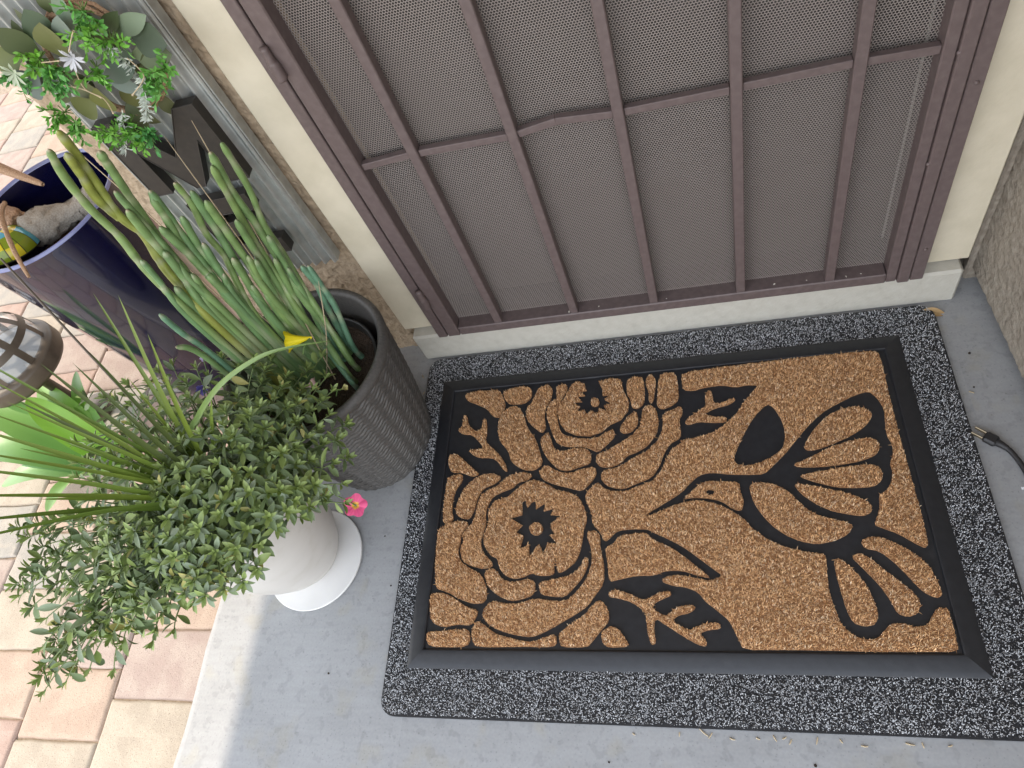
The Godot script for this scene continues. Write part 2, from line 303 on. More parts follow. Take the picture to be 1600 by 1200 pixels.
	[539,39.6,596.7,37.2,648.1,35.6,721.4,33.9,775.2,33.3,839,33.4,865.8,35.4,870.5,40.5,871.9,60,871,104.5,870.5,139,870.4,182.1,870.6,215,871.5,255.6,872.1,284.6,872.9,318.1,873.1,343.6,873,375.3,872.7,391.1,872.4,399.9,871,404.4,867.9,407.1,863.5,405.9,855.2,400.2,848.1,394.7,838.3,386.7,829.5,381.1,817,375,809.8,371.3,803.8,368.2,803.3,363.8,807.7,356,811,349.3,814.8,340.2,816.7,332.2,817.9,320.9,821.4,314.8,829.4,310.5,834.9,305,841.1,295.2,844.3,287.6,846.5,278,847.1,271.3,846.5,263.8,848.2,257.1,853,247.5,855.3,239.7,856.3,229.7,855.6,221.5,852.6,211,852.1,201.7,853.6,188.7,855.1,177.1,857.2,160.7,856.4,149.1,851.9,135.9,848,127.8,842.5,120.2,835.3,118.3,822.6,121.3,810.8,125.5,793.3,133.6,779.7,140.4,762.6,149.8,749.5,159.4,733.5,174.4,721.9,186.2,708.6,201.3,699.1,212.1,688.4,224.5,679.7,220.4,685.2,210.4,688.4,194.4,689.1,182.7,687.5,168.9,684.7,157.4,679.3,142.3,674.6,133.8,668.4,127.4,659.6,131.2,643.5,147.4,631.5,163.1,617.2,186.9,607.4,205.5,596.8,229.1,595.6,241.1,602.9,248.2,612.2,250.1,628.5,247.9,641.5,244.2,658.1,236.9,668.9,230.2,679.6,220.6,688.3,224.7,679.2,234.2,666.4,246.4,657.4,254.8,647.3,263.9,637.4,267.2,622.4,266.5,610.3,265.8,594.3,264.8,580.9,263,562.7,259.4,550.6,258.7,538.3,260.6,529.3,264.7,519,273.2,512,280,504.6,288.7,494.2,296.9,474.9,308.9,461.6,316.9,447,325.2,438.8,330.5,432.5,335.7,434.4,336.7,445.2,333.9,456.2,329.9,473.1,322.7,485.4,318.3,499.7,314.4,510.8,312.6,524.9,311.8,537.4,313.4,555.4,318.4,568.2,324.3,583,334.4,592,341.4,600,349.1,605.4,355.5,611,364.1,618.6,372.1,632.2,383.9,643,391.4,656.9,398.8,669.3,403.6,687.3,408.4,699,411,711,412.7,716.8,414.5,719.6,417.2,720.1,423.2,718.5,435.5,717.5,448,716.3,467.2,716.8,480.5,719.1,495.1,721.1,505.8,723.7,518.4,727.2,526.6,733.3,534.9,739.3,540.1,748.3,545,756,546.9,766.6,546.8,773,544.8,778.7,539.7,784.1,534.6,791.8,526.8,798.7,523.7,808.4,523.7,815.5,524.9,823.9,528.1,831.1,528.5,841,526.6,846.7,523,851.1,516,855.2,510.5,860.9,503.2,866.1,500.7,873.7,501.6,876.7,505.7,877.1,515.5,877.2,525.3,877,540.6,876.8,550.3,876.3,559.5,867.2,563.3,844.5,563.5,821.5,563.8,785.7,564.1,757.1,564.1,720.1,563.4,690.6,563.1,652.2,562.8,624.1,562.8,590.8,563.2,576.4,560,573.3,551.4,570.7,544.9,567.5,536.7,564.9,530.2,561.6,521.9,555.7,514.4,544.2,503.8,536.5,497,528.4,490.5,523,484.4,517.3,475.6,510.7,470.3,499.6,465.6,491,463.3,480.1,462,471.9,460.1,462.1,456.6,458,454.1,457.3,451.5,459.4,449.3,465.1,446.4,471.8,444.9,483,444,493.4,445.1,508.6,448.7,519.2,451.2,531,453.6,540.4,452.8,552.7,448.1,554.3,443.7,546.3,437.3,538.3,430.5,525.9,419.8,515.3,410.7,500.4,398.3,488.5,389.9,473,380.9,462,374.9,449.4,368.6,442.7,364.9,438.2,361.7,430.3,360.1,414.9,359.3,402.9,359.4,388,360.5,379.6,363.4,373.2,369.3,368.8,373.6,363.9,378.4,360.7,379.5,357.3,377.3,355.1,373.7,352.6,366.7,348.8,360.6,341.4,352.1,337.6,344.9,335.4,335.1,335.6,333.6,338.3,339.8,338.2,337.9,335,326.9,331.3,316.6,324.8,301.3,323.1,292.8,325.3,286.4,330,280.2,340,270.9,345,266.9,347.7,266.2,350.5,268.4,354.7,274.7,360,279,369.4,283.6,378.8,285.7,393.4,286.5,404,284.9,416.4,280.1,427.2,276.4,442.4,271.8,452.3,265.2,462.4,253.1,469.1,242.2,476,226.8,480.9,217.2,486.6,208.5,493.2,202.6,504.4,196.5,507.4,193.4,503.8,191.5,509.7,189.7,528.3,187.1,542.4,184.4,559.7,180.2,571.8,174.6,585.2,164.5,595.7,155.4,609.1,142.4,616.2,133.8,620.9,125.1,627.5,116.3,639.6,102.9,647,94.7,653.9,87.5,651.3,83.9,637.6,82.1,628.4,82.1,618.3,84.1,608.7,83,594.4,78.3,581.8,76.9,564.1,78.1,552.1,79.6,539.3,82.5,530.2,82.8,520.2,80.8,515.7,76,514.6,65.6,514.6,57,515.9,45.2],
	[506,302.7,519.4,291.4,528.1,284.2,536.9,277.5,546.9,275.4,563.7,277,576.7,278.2,593.1,279.7,599.6,284.4,599.9,294.9,600.9,303,603.3,313.2,603,320.8,600,330.1,595.9,333,588.5,331.1,581.5,326.8,571.1,317.5,561.7,312.4,548.4,308.7,547.4,301.7,552.1,301.2,554.7,299.8,556.8,296.9,556.5,294.8,553.7,292.7,550.8,291.8,546.1,291.7,543.3,292.8,540.8,295.4,541.1,297.7,544.3,300.7,547.3,301.7,548.2,308.7,537.7,306.7,523.8,305.4,514.5,305.4,504.6,306.7],
	[620.3,285.6,630.7,283.7,639.8,284.2,652.7,287.6,661.8,291.1,672.1,296.7,679.6,303.9,688.7,316.8,696.5,326.7,707.3,339.3,717.7,346.8,733.4,353.4,744.1,357.1,756,359.9,762.7,362.5,768.2,366.1,768.2,370.7,762.7,378.4,756.3,383.6,745.3,388.8,734.4,392.3,717.6,395.8,705.5,395.8,691.6,392.4,680.7,388.1,667.1,380.7,657.2,373.4,645.9,362.4,637.8,352.1,628.7,337.3,623.5,326.5,619.4,313.9,617.5,304,616.6,291.4],
	[719.6,214.2,727.1,201.5,735.3,190.6,748.8,175.5,760,165.8,774.8,156.2,787.9,150.9,806.3,147.3,818.2,148.4,830,155.1,834.9,160.4,835.3,167.2,832.4,173.8,824.5,183.8,815.7,191.4,801,200.7,788,207.4,769.3,215.1,755.7,220.2,739.5,225.4,730.2,227.3,722.6,226.7,719,224.9,717.3,220.8],
	[699.7,250.4,713.7,244.9,726.6,239.3,745.5,230.2,760.1,224.2,778.5,217.8,793.5,214.2,813.2,211.4,824.1,211.8,831.8,215.5,835.1,220.1,835.8,227.8,834.2,233.8,829.7,241,822.2,246,807.5,251.2,795,254.3,777.6,256.9,763.1,258.4,743.7,259.5,728.4,259.5,708.9,258.1,699.7,256.5,695.8,253.6],
	[705.8,272.8,718,271.1,729.7,269.4,747.3,266.8,762.7,264.7,784.4,261.9,799.5,261,816.1,261.3,824.7,264.6,829.8,272.3,831,278.7,828.9,287.1,825.3,292.6,818,298.3,808.7,300.8,792.1,301.5,779.2,301.2,762.7,299.8,750,296.9,734,290.9,723.7,286.9,713.7,282.5,707.8,279.2,702.9,275.1],
	[693.3,289.2,703.9,291.2,714.4,293.7,730.9,298.4,743.6,302,759.6,306.6,771.1,311.1,784.4,317.8,792.9,323.4,801.3,331,803.8,336.6,801.9,343.6,798.1,347.5,790.5,350.7,782.1,350.7,768.5,347.8,757.7,345,743.9,340.8,733.3,335.5,720.1,326.5,711.2,319.4,701.9,310.3,696.2,302.8,691.2,292.5],
	[779.7,392.6,788.4,388.3,795.6,387.3,805.1,388.7,813.7,392.1,825.8,399.1,835.1,405.5,846.6,414.5,854.6,422.4,863.4,433.2,868.3,444,871.9,460.7,873.4,470.4,873.8,478.5,872.1,482.7,867.5,485.3,861.9,484,852.3,478.2,845.3,470.6,837,457,830.4,446.6,821.7,433.8,814.5,424.8,805,414.7,796.8,409.8,785.5,407.2,780,403.6,777.4,396.8],
	[761.1,417.2,769.3,415.3,775.3,416.3,782.3,420.9,788.7,427,798.3,438,806.4,446.5,817.4,457.3,825.3,465.6,834.3,475.9,838.7,483.2,840.9,491.3,840.3,497.6,836.4,505.6,831.8,509.8,823.9,512.8,817.8,512.7,810.2,509.7,806.2,504.5,803.5,494.5,799.9,484.8,793.4,470.4,786.6,458.8,776,443.7,768.7,433.4,760.9,422.4],
	[733.6,422.8,739.1,421.9,744.2,425,751.5,433.9,757.5,441.7,765.2,452.5,770.2,462.6,775.2,477.2,777.9,488.6,779.9,502.8,779.3,511.9,775.7,520.9,770.9,525.2,762.1,527.1,755.2,526.7,746.4,523.8,741.5,517.8,737.9,505.7,736,495.2,734.6,480.7,733.4,469.1,732,454.3,731.4,442.9,731.4,428.7],
	[516.3,149.9,523.1,143.3,529.8,138.2,540.2,131.9,546.9,127.4,553.5,122.1,556,115.4,555.6,103.5,557.2,96,561.6,89,564.7,87.5,568.1,90.9,569.5,97.5,569.7,110.9,573,116.5,581.6,117.4,589.4,115.6,601,110.4,606.8,109.2,610.3,111.7,608.5,114.6,600.8,119.6,591.8,122.7,576.8,125.7,566.3,129.2,554.8,135.4,553.5,139.3,561.8,142.9,570.7,145.5,585.1,148.3,590.5,151.4,590,156.5,584.1,158.2,569.7,157.4,558.8,156.1,545.5,153.4,535.8,153.7,524.5,157,518.6,157,515.1,153.8],
]
const CACTUS := [
	[-0.166,0.843,0.228,-0.186,0.804,0.224,-0.2,0.749,0.222,-0.203,0.693,0.221,-0.203,0.653,0.23,-0.198,0.609,0.24,-0.184,0.556,0.253,-0.184,0.262,0.253],
	[-0.151,0.852,0.21,-0.168,0.813,0.2,-0.185,0.766,0.197,-0.196,0.711,0.2,-0.193,0.669,0.197,-0.195,0.627,0.21,-0.191,0.591,0.221,-0.176,0.526,0.242,-0.176,0.262,0.242],
	[-0.159,0.828,0.219,-0.175,0.796,0.212,-0.193,0.752,0.208,-0.199,0.708,0.199],
	[-0.139,0.807,0.197,-0.15,0.778,0.193,-0.166,0.718,0.192,-0.173,0.657,0.201,-0.17,0.604,0.211,-0.162,0.553,0.223,-0.162,0.262,0.223],
	[-0.134,0.722,0.192,-0.143,0.683,0.191,-0.154,0.634,0.196,-0.153,0.582,0.201,-0.148,0.54,0.206,-0.148,0.262,0.206],
	[-0.148,0.682,0.206,-0.153,0.624,0.199,-0.154,0.555,0.201,-0.15,0.502,0.209,-0.15,0.262,0.209],
	[-0.108,0.719,0.167,-0.118,0.674,0.16,-0.134,0.621,0.163,-0.136,0.574,0.165,-0.145,0.514,0.18,-0.143,0.445,0.201,-0.143,0.262,0.201],
	[-0.097,0.672,0.157,-0.107,0.619,0.154,-0.114,0.55,0.158,-0.114,0.473,0.173,-0.114,0.262,0.173],
	[-0.066,0.709,0.134,-0.086,0.644,0.126,-0.102,0.555,0.129,-0.103,0.475,0.142,-0.101,0.409,0.161,-0.101,0.262,0.161],
	[-0.058,0.726,0.128,-0.081,0.647,0.118,-0.088,0.582,0.116,-0.091,0.51,0.125,-0.086,0.418,0.149,-0.086,0.262,0.149],
	[-0.041,0.729,0.117,-0.064,0.639,0.104,-0.081,0.573,0.11,-0.082,0.514,0.117,-0.081,0.443,0.135,-0.073,0.378,0.156,-0.06,0.3,0.188,-0.06,0.262,0.188],
	[-0.059,0.488,0.129,-0.062,0.436,0.125,-0.072,0.379,0.131,-0.076,0.3,0.143,-0.076,0.262,0.143],
	[-0.052,0.481,0.124,-0.053,0.429,0.128,-0.053,0.381,0.136,-0.059,0.3,0.16,-0.059,0.262,0.16],
	[-0.116,0.488,0.174,-0.125,0.424,0.178,-0.126,0.359,0.184,-0.126,0.262,0.184],
	[-0.122,0.514,0.18,-0.13,0.459,0.183,-0.135,0.383,0.192,-0.135,0.262,0.192],
	[-0.136,0.562,0.194,-0.152,0.516,0.202,-0.155,0.44,0.215,-0.155,0.262,0.215],
	[-0.099,0.547,0.159,-0.113,0.478,0.163,-0.118,0.386,0.176,-0.118,0.262,0.176],
	[-0.098,0.345,0.158,-0.061,0.3,0.216,-0.061,0.262,0.216],
	[-0.107,0.319,0.166,-0.051,0.3,0.233,-0.051,0.262,0.233],
	[-0.087,0.372,0.15,-0.092,0.3,0.163,-0.092,0.262,0.163],
	[-0.201,0.587,0.279,-0.204,0.533,0.276,-0.198,0.466,0.274,-0.198,0.262,0.274],
	[-0.211,0.53,0.297,-0.203,0.48,0.283,-0.202,0.262,0.281],
	[-0.179,0.665,0.246,-0.185,0.621,0.247,-0.188,0.542,0.258,-0.188,0.262,0.258],
	[-0.161,0.651,0.222,-0.168,0.605,0.224,-0.172,0.526,0.236,-0.172,0.262,0.236],
	[-0.117,0.573,0.175,-0.13,0.501,0.178,-0.135,0.403,0.193,-0.135,0.262,0.193],
	[-0.08,0.529,0.144,-0.095,0.455,0.148,-0.105,0.357,0.165,-0.105,0.262,0.165],
	[-0.158,0.597,0.219,-0.167,0.539,0.221,-0.169,0.448,0.232,-0.169,0.262,0.232],
	[-0.129,0.623,0.187,-0.14,0.566,0.191,-0.145,0.486,0.204,-0.145,0.262,0.204],
	[-0.103,0.56,0.162,-0.115,0.501,0.168,-0.119,0.435,0.177,-0.119,0.262,0.177],
	[-0.177,0.599,0.242,-0.183,0.539,0.244,-0.186,0.467,0.255,-0.186,0.262,0.255],
	[-0.157,0.729,0.218,-0.17,0.667,0.214,-0.171,0.581,0.217,-0.168,0.518,0.231,-0.168,0.262,0.231],
	[-0.126,0.675,0.184,-0.143,0.611,0.184,-0.147,0.541,0.188,-0.145,0.459,0.204,-0.145,0.262,0.204],
	[-0.085,0.621,0.148,-0.101,0.549,0.144,-0.11,0.461,0.15,-0.112,0.367,0.17,-0.112,0.262,0.17],
	[-0.131,0.73,0.189,-0.146,0.662,0.186,-0.152,0.588,0.194,-0.148,0.524,0.207,-0.148,0.262,0.207],
	[-0.068,0.569,0.135,-0.08,0.494,0.135,-0.085,0.388,0.148,-0.085,0.262,0.148],
	[-0.101,0.696,0.161,-0.118,0.625,0.157,-0.129,0.542,0.166,-0.13,0.452,0.188,-0.13,0.262,0.188],
	[-0.153,0.758,0.213,-0.164,0.696,0.208,-0.166,0.633,0.212,-0.163,0.574,0.224,-0.163,0.262,0.224],
	[-0.075,0.5,0.14,-0.088,0.418,0.142,-0.101,0.309,0.161,-0.101,0.262,0.161],
]
const SPIKES := [
	-0.252,0.66,0.286,
	-0.197,0.664,0.302,
	-0.192,0.674,0.401,
	-0.18,0.695,0.434,
	-0.198,0.719,0.448,
	-0.323,0.733,0.421,
	-0.307,0.633,0.422,
	-0.251,0.7,0.485,
	-0.284,0.669,0.462,
	-0.271,0.714,0.524,
	-0.273,0.707,0.551,
	-0.256,0.721,0.579,
	-0.338,0.669,0.471,
	-0.261,0.71,0.61,
	-0.234,0.695,0.636,
	-0.225,0.702,0.664,
	-0.146,0.64,0.357,
	-0.375,0.517,0.439,
	-0.149,0.495,0.372,
	-0.243,0.59,0.437,
	-0.294,0.631,0.511,
	-0.27,0.595,0.568,
	-0.314,0.695,0.441,
	-0.239,0.567,0.371,
]
const SHOOTS := [
	-0.594,0.331,0.6,-0.587,0.376,0.516,-0.569,0.333,0.619,-0.575,0.36,0.528,-0.584,0.317,0.597,-0.571,0.338,0.576,
	-0.573,0.303,0.632,-0.585,0.348,0.499,-0.572,0.326,0.555,-0.511,0.289,0.74,-0.561,0.341,0.539,-0.541,0.336,0.584,
	-0.545,0.276,0.69,-0.507,0.294,0.721,-0.492,0.287,0.758,-0.518,0.312,0.651,-0.504,0.382,0.533,-0.475,0.407,0.522,
	-0.535,0.31,0.597,-0.546,0.259,0.678,-0.522,0.257,0.721,-0.518,0.308,0.618,-0.469,0.376,0.574,-0.512,0.29,0.66,
	-0.51,0.269,0.699,-0.483,0.262,0.741,-0.466,0.347,0.599,-0.422,0.407,0.56,-0.502,0.27,0.682,-0.448,0.404,0.511,
	-0.504,0.28,0.639,-0.52,0.254,0.659,-0.429,0.358,0.617,-0.486,0.25,0.72,-0.391,0.411,0.578,-0.444,0.43,0.429,
	-0.446,0.441,0.398,-0.472,0.268,0.699,-0.398,0.452,0.468,-0.421,0.367,0.59,-0.44,0.324,0.632,-0.372,0.45,0.506,
	-0.404,0.412,0.516,-0.517,0.408,0.284,-0.395,0.447,0.44,-0.45,0.256,0.719,-0.416,0.445,0.399,-0.42,0.317,0.644,
	-0.38,0.394,0.566,-0.401,0.346,0.621,-0.363,0.388,0.613,-0.463,0.252,0.677,-0.354,0.457,0.478,-0.404,0.309,0.67,
	-0.344,0.449,0.498,-0.36,0.454,0.449,-0.473,0.407,0.289,-0.323,0.441,0.545,-0.32,0.429,0.575,-0.384,0.451,0.388,
	-0.321,0.45,0.525,-0.374,0.324,0.655,-0.318,0.403,0.613,-0.374,0.309,0.681,-0.313,0.471,0.475,-0.353,0.448,0.43,
	-0.34,0.366,0.629,-0.319,0.41,0.582,-0.315,0.426,0.558,-0.426,0.23,0.715,-0.408,0.435,0.316,-0.365,0.447,0.376,
	-0.312,0.397,0.599,-0.308,0.428,0.537,-0.341,0.338,0.651,-0.313,0.439,0.499,-0.347,0.444,0.408,-0.373,0.282,0.684,
	-0.315,0.366,0.634,-0.289,0.468,0.479,-0.295,0.436,0.52,-0.407,0.427,0.28,-0.306,0.347,0.671,-0.313,0.47,0.391,
	-0.355,0.446,0.339,-0.271,0.436,0.556,-0.315,0.442,0.44,-0.301,0.397,0.567,-0.29,0.366,0.652,-0.294,0.372,0.625,
	-0.28,0.451,0.469,-0.254,0.463,0.5,-0.282,0.414,0.529,-0.308,0.318,0.669,-0.281,0.424,0.509,-0.257,0.379,0.647,
	-0.302,0.465,0.347,-0.349,0.438,0.29,-0.279,0.364,0.613,-0.248,0.411,0.582,-0.257,0.46,0.451,-0.251,0.416,0.56,
	-0.28,0.321,0.688,-0.269,0.478,0.378,-0.255,0.416,0.536,-0.244,0.441,0.504,-0.275,0.327,0.669,-0.33,0.442,0.273,
	-0.24,0.398,0.595,-0.272,0.444,0.409,-0.218,0.464,0.495,-0.261,0.339,0.653,-0.246,0.392,0.575,-0.239,0.452,0.461,
	-0.253,0.476,0.363,-0.206,0.445,0.542,-0.208,0.431,0.564,-0.236,0.456,0.436,-0.272,0.464,0.317,-0.237,0.356,0.641,
	-0.231,0.469,0.407,-0.235,0.371,0.61,-0.334,0.416,0.242,-0.235,0.334,0.673,-0.205,0.411,0.587,-0.2,0.441,0.523,
	-0.209,0.446,0.486,-0.203,0.414,0.557,-0.232,0.459,0.38,-0.217,0.456,0.424,-0.218,0.371,0.603,-0.207,0.367,0.629,
	-0.19,0.46,0.468,-0.258,0.447,0.305,-0.188,0.404,0.582,-0.232,0.454,0.342,-0.178,0.447,0.501,-0.201,0.406,0.525,
	-0.176,0.392,0.619,-0.198,0.352,0.638,-0.24,0.453,0.284,-0.174,0.391,0.602,-0.191,0.428,0.472,-0.199,0.429,0.445,
	-0.17,0.417,0.548,-0.18,0.46,0.415,-0.164,0.372,0.635,-0.18,0.415,0.483,-0.172,0.409,0.515,-0.234,0.429,0.287,
	-0.162,0.38,0.605,-0.166,0.395,0.551,-0.184,0.446,0.38,-0.157,0.44,0.474,-0.153,0.39,0.575,-0.146,0.446,0.458,
	-0.136,0.422,0.529,-0.142,0.421,0.507,-0.134,0.386,0.609,-0.162,0.436,0.413,-0.224,0.426,0.245,-0.211,0.423,0.279,
	-0.148,0.354,0.62,-0.146,0.454,0.4,-0.149,0.459,0.376,-0.134,0.385,0.588,-0.128,0.429,0.496,-0.144,0.375,0.546,
	-0.129,0.449,0.415,-0.127,0.426,0.464,-0.117,0.392,0.572,-0.118,0.414,0.514,-0.166,0.426,0.331,-0.187,0.421,0.268,
	-0.199,0.415,0.235,-0.13,0.352,0.586,-0.121,0.432,0.431,-0.129,0.402,0.471,-0.116,0.357,0.612,-0.132,0.438,0.354,
	-0.11,0.386,0.542,-0.097,0.421,0.497,-0.097,0.43,0.468,-0.107,0.452,0.384,-0.117,0.429,0.402,-0.11,0.382,0.51,
	-0.148,0.43,0.264,-0.194,0.385,0.204,-0.094,0.362,0.594,-0.106,0.394,0.467,-0.102,0.443,0.364,-0.086,0.381,0.564,
	-0.143,0.408,0.294,-0.11,0.404,0.417,-0.14,0.413,0.273,-0.097,0.424,0.39,-0.095,0.4,0.44,-0.075,0.404,0.493,
	-0.067,0.401,0.529,-0.077,0.404,0.474,-0.101,0.422,0.341,-0.15,0.392,0.238,-0.07,0.373,0.535,-0.056,0.405,0.489,
	-0.088,0.4,0.382,-0.098,0.412,0.311,-0.053,0.425,0.438,-0.072,0.393,0.442,-0.076,0.414,0.352,-0.103,0.4,0.282,
	-0.049,0.387,0.515,-0.048,0.406,0.421,-0.032,0.398,0.504,-0.051,0.415,0.38,-0.049,0.391,0.442,-0.033,0.399,0.482,
	-0.062,0.407,0.343,-0.082,0.384,0.3,-0.042,0.359,0.515,-0.088,0.372,0.254,-0.03,0.407,0.406,-0.056,0.382,0.343,
	-0.036,0.378,0.431,-0.019,0.375,0.505,-0.054,0.39,0.308,-0.016,0.38,0.473,-0.028,0.39,0.383,-0.028,0.37,0.399,
	-0.075,0.359,0.22,-0.042,0.377,0.323,-0.021,0.343,0.476,-0.05,0.368,0.272,-0.016,0.384,0.355,-0.028,0.373,0.304,
	0.007,0.378,0.439,-0.003,0.367,0.39,0.017,0.36,0.465,0.01,0.333,0.485,-0.007,0.344,0.352,0.006,0.342,0.411,
]
const WREATH_LEAF := [-0.225,0.895,-0.263,0.892,-0.308,0.873,-0.184,0.901,-0.113,0.867,-0.246,0.801,-0.213,0.793,-0.161,0.823,-0.172,0.808,-0.185,0.778,-0.296,0.84,-0.278,0.835,-0.154,0.837,-0.112,0.824,-0.101,0.844,-0.187,0.886,-0.252,0.788,-0.215,0.881]
const WREATH_SPRIG := [-0.139,0.905,-0.248,0.868,-0.235,0.855,-0.242,0.836,-0.132,0.865,-0.178,0.84,-0.283,0.792,-0.308,0.85,-0.154,0.878,-0.087,0.816,-0.121,0.797,-0.208,0.749,-0.211,0.732,-0.241,0.745,-0.189,0.727,-0.289,0.769]
const WREATH_STAR := [-0.19,0.863,-0.288,0.865]
const WREATH_STRING := [[-0.136,0.864,-0.135,0.841,-0.14,0.81],[-0.131,0.807,-0.151,0.781,-0.178,0.748],[-0.194,0.774,-0.222,0.744,-0.256,0.707],[-0.121,0.817,-0.147,0.786,-0.173,0.753]]
const WREATH_VINE := [[-0.184,0.873,-0.169,0.885,-0.155,0.895],[-0.197,0.852,-0.208,0.823,-0.194,0.804,-0.199,0.781],[-0.234,0.87,-0.207,0.866],[-0.115,0.847,-0.111,0.829,-0.116,0.816,-0.15,0.799],[-0.233,0.835,-0.212,0.824,-0.196,0.806]]

func _ready() -> void:
	rng.seed = 20240611
	_view_and_light()
	_materials()
	_ground()
	_house()
	_door()
	_sign_panel()
	_mats()
	_woven_planter()
	_blue_planter()
	_white_pot()
	_petunia()
	_spike_plant()
	_side_plants()
	_small_things()

func _view_and_light() -> void:
	var cam := Camera3D.new()
	cam.name = "camera"
	cam.fov = 58.145
	cam.near = 0.02
	cam.far = 200.0
	add_child(cam)
	cam.transform = Transform3D(Basis(Vector3(0.95743, -0.28203, -0.06158), Vector3(0.09526, 0.51005, -0.85485), Vector3(0.27250, 0.81259, 0.51520)).orthonormalized(), CAM)
	cam.current = true
	var sky := ProceduralSkyMaterial.new()
	sky.sky_top_color = Color(0.765, 0.80, 0.855)
	sky.sky_horizon_color = Color(0.965, 0.95, 0.92)
	sky.sky_curve = 0.18
	sky.ground_bottom_color = Color(0.42, 0.37, 0.32)
	sky.ground_horizon_color = Color(0.60, 0.55, 0.50)
	sky.sun_angle_max = 1.0
	var e := Environment.new()
	e.background_mode = Environment.BG_SKY
	e.sky = Sky.new()
	e.sky.sky_material = sky
	e.background_energy_multiplier = 2.0
	e.tonemap_mode = Environment.TONE_MAPPER_LINEAR
	e.tonemap_exposure = 2.24
	e.sdfgi_enabled = true
	e.ssao_enabled = true
	e.ssil_enabled = true
	var w := WorldEnvironment.new()
	w.name = "world_environment"
	w.environment = e
	add_child(w)
	var sun := DirectionalLight3D.new()
	sun.name = "sun"
	sun.light_color = Color(1.0, 0.94, 0.85)
	sun.light_energy = 0.62
	sun.light_angular_distance = 0.42
	sun.shadow_enabled = true
	add_child(sun)
	sun.look_at_from_position(Vector3(-1.0, SUN_SLOPE, 0.03), Vector3.ZERO)

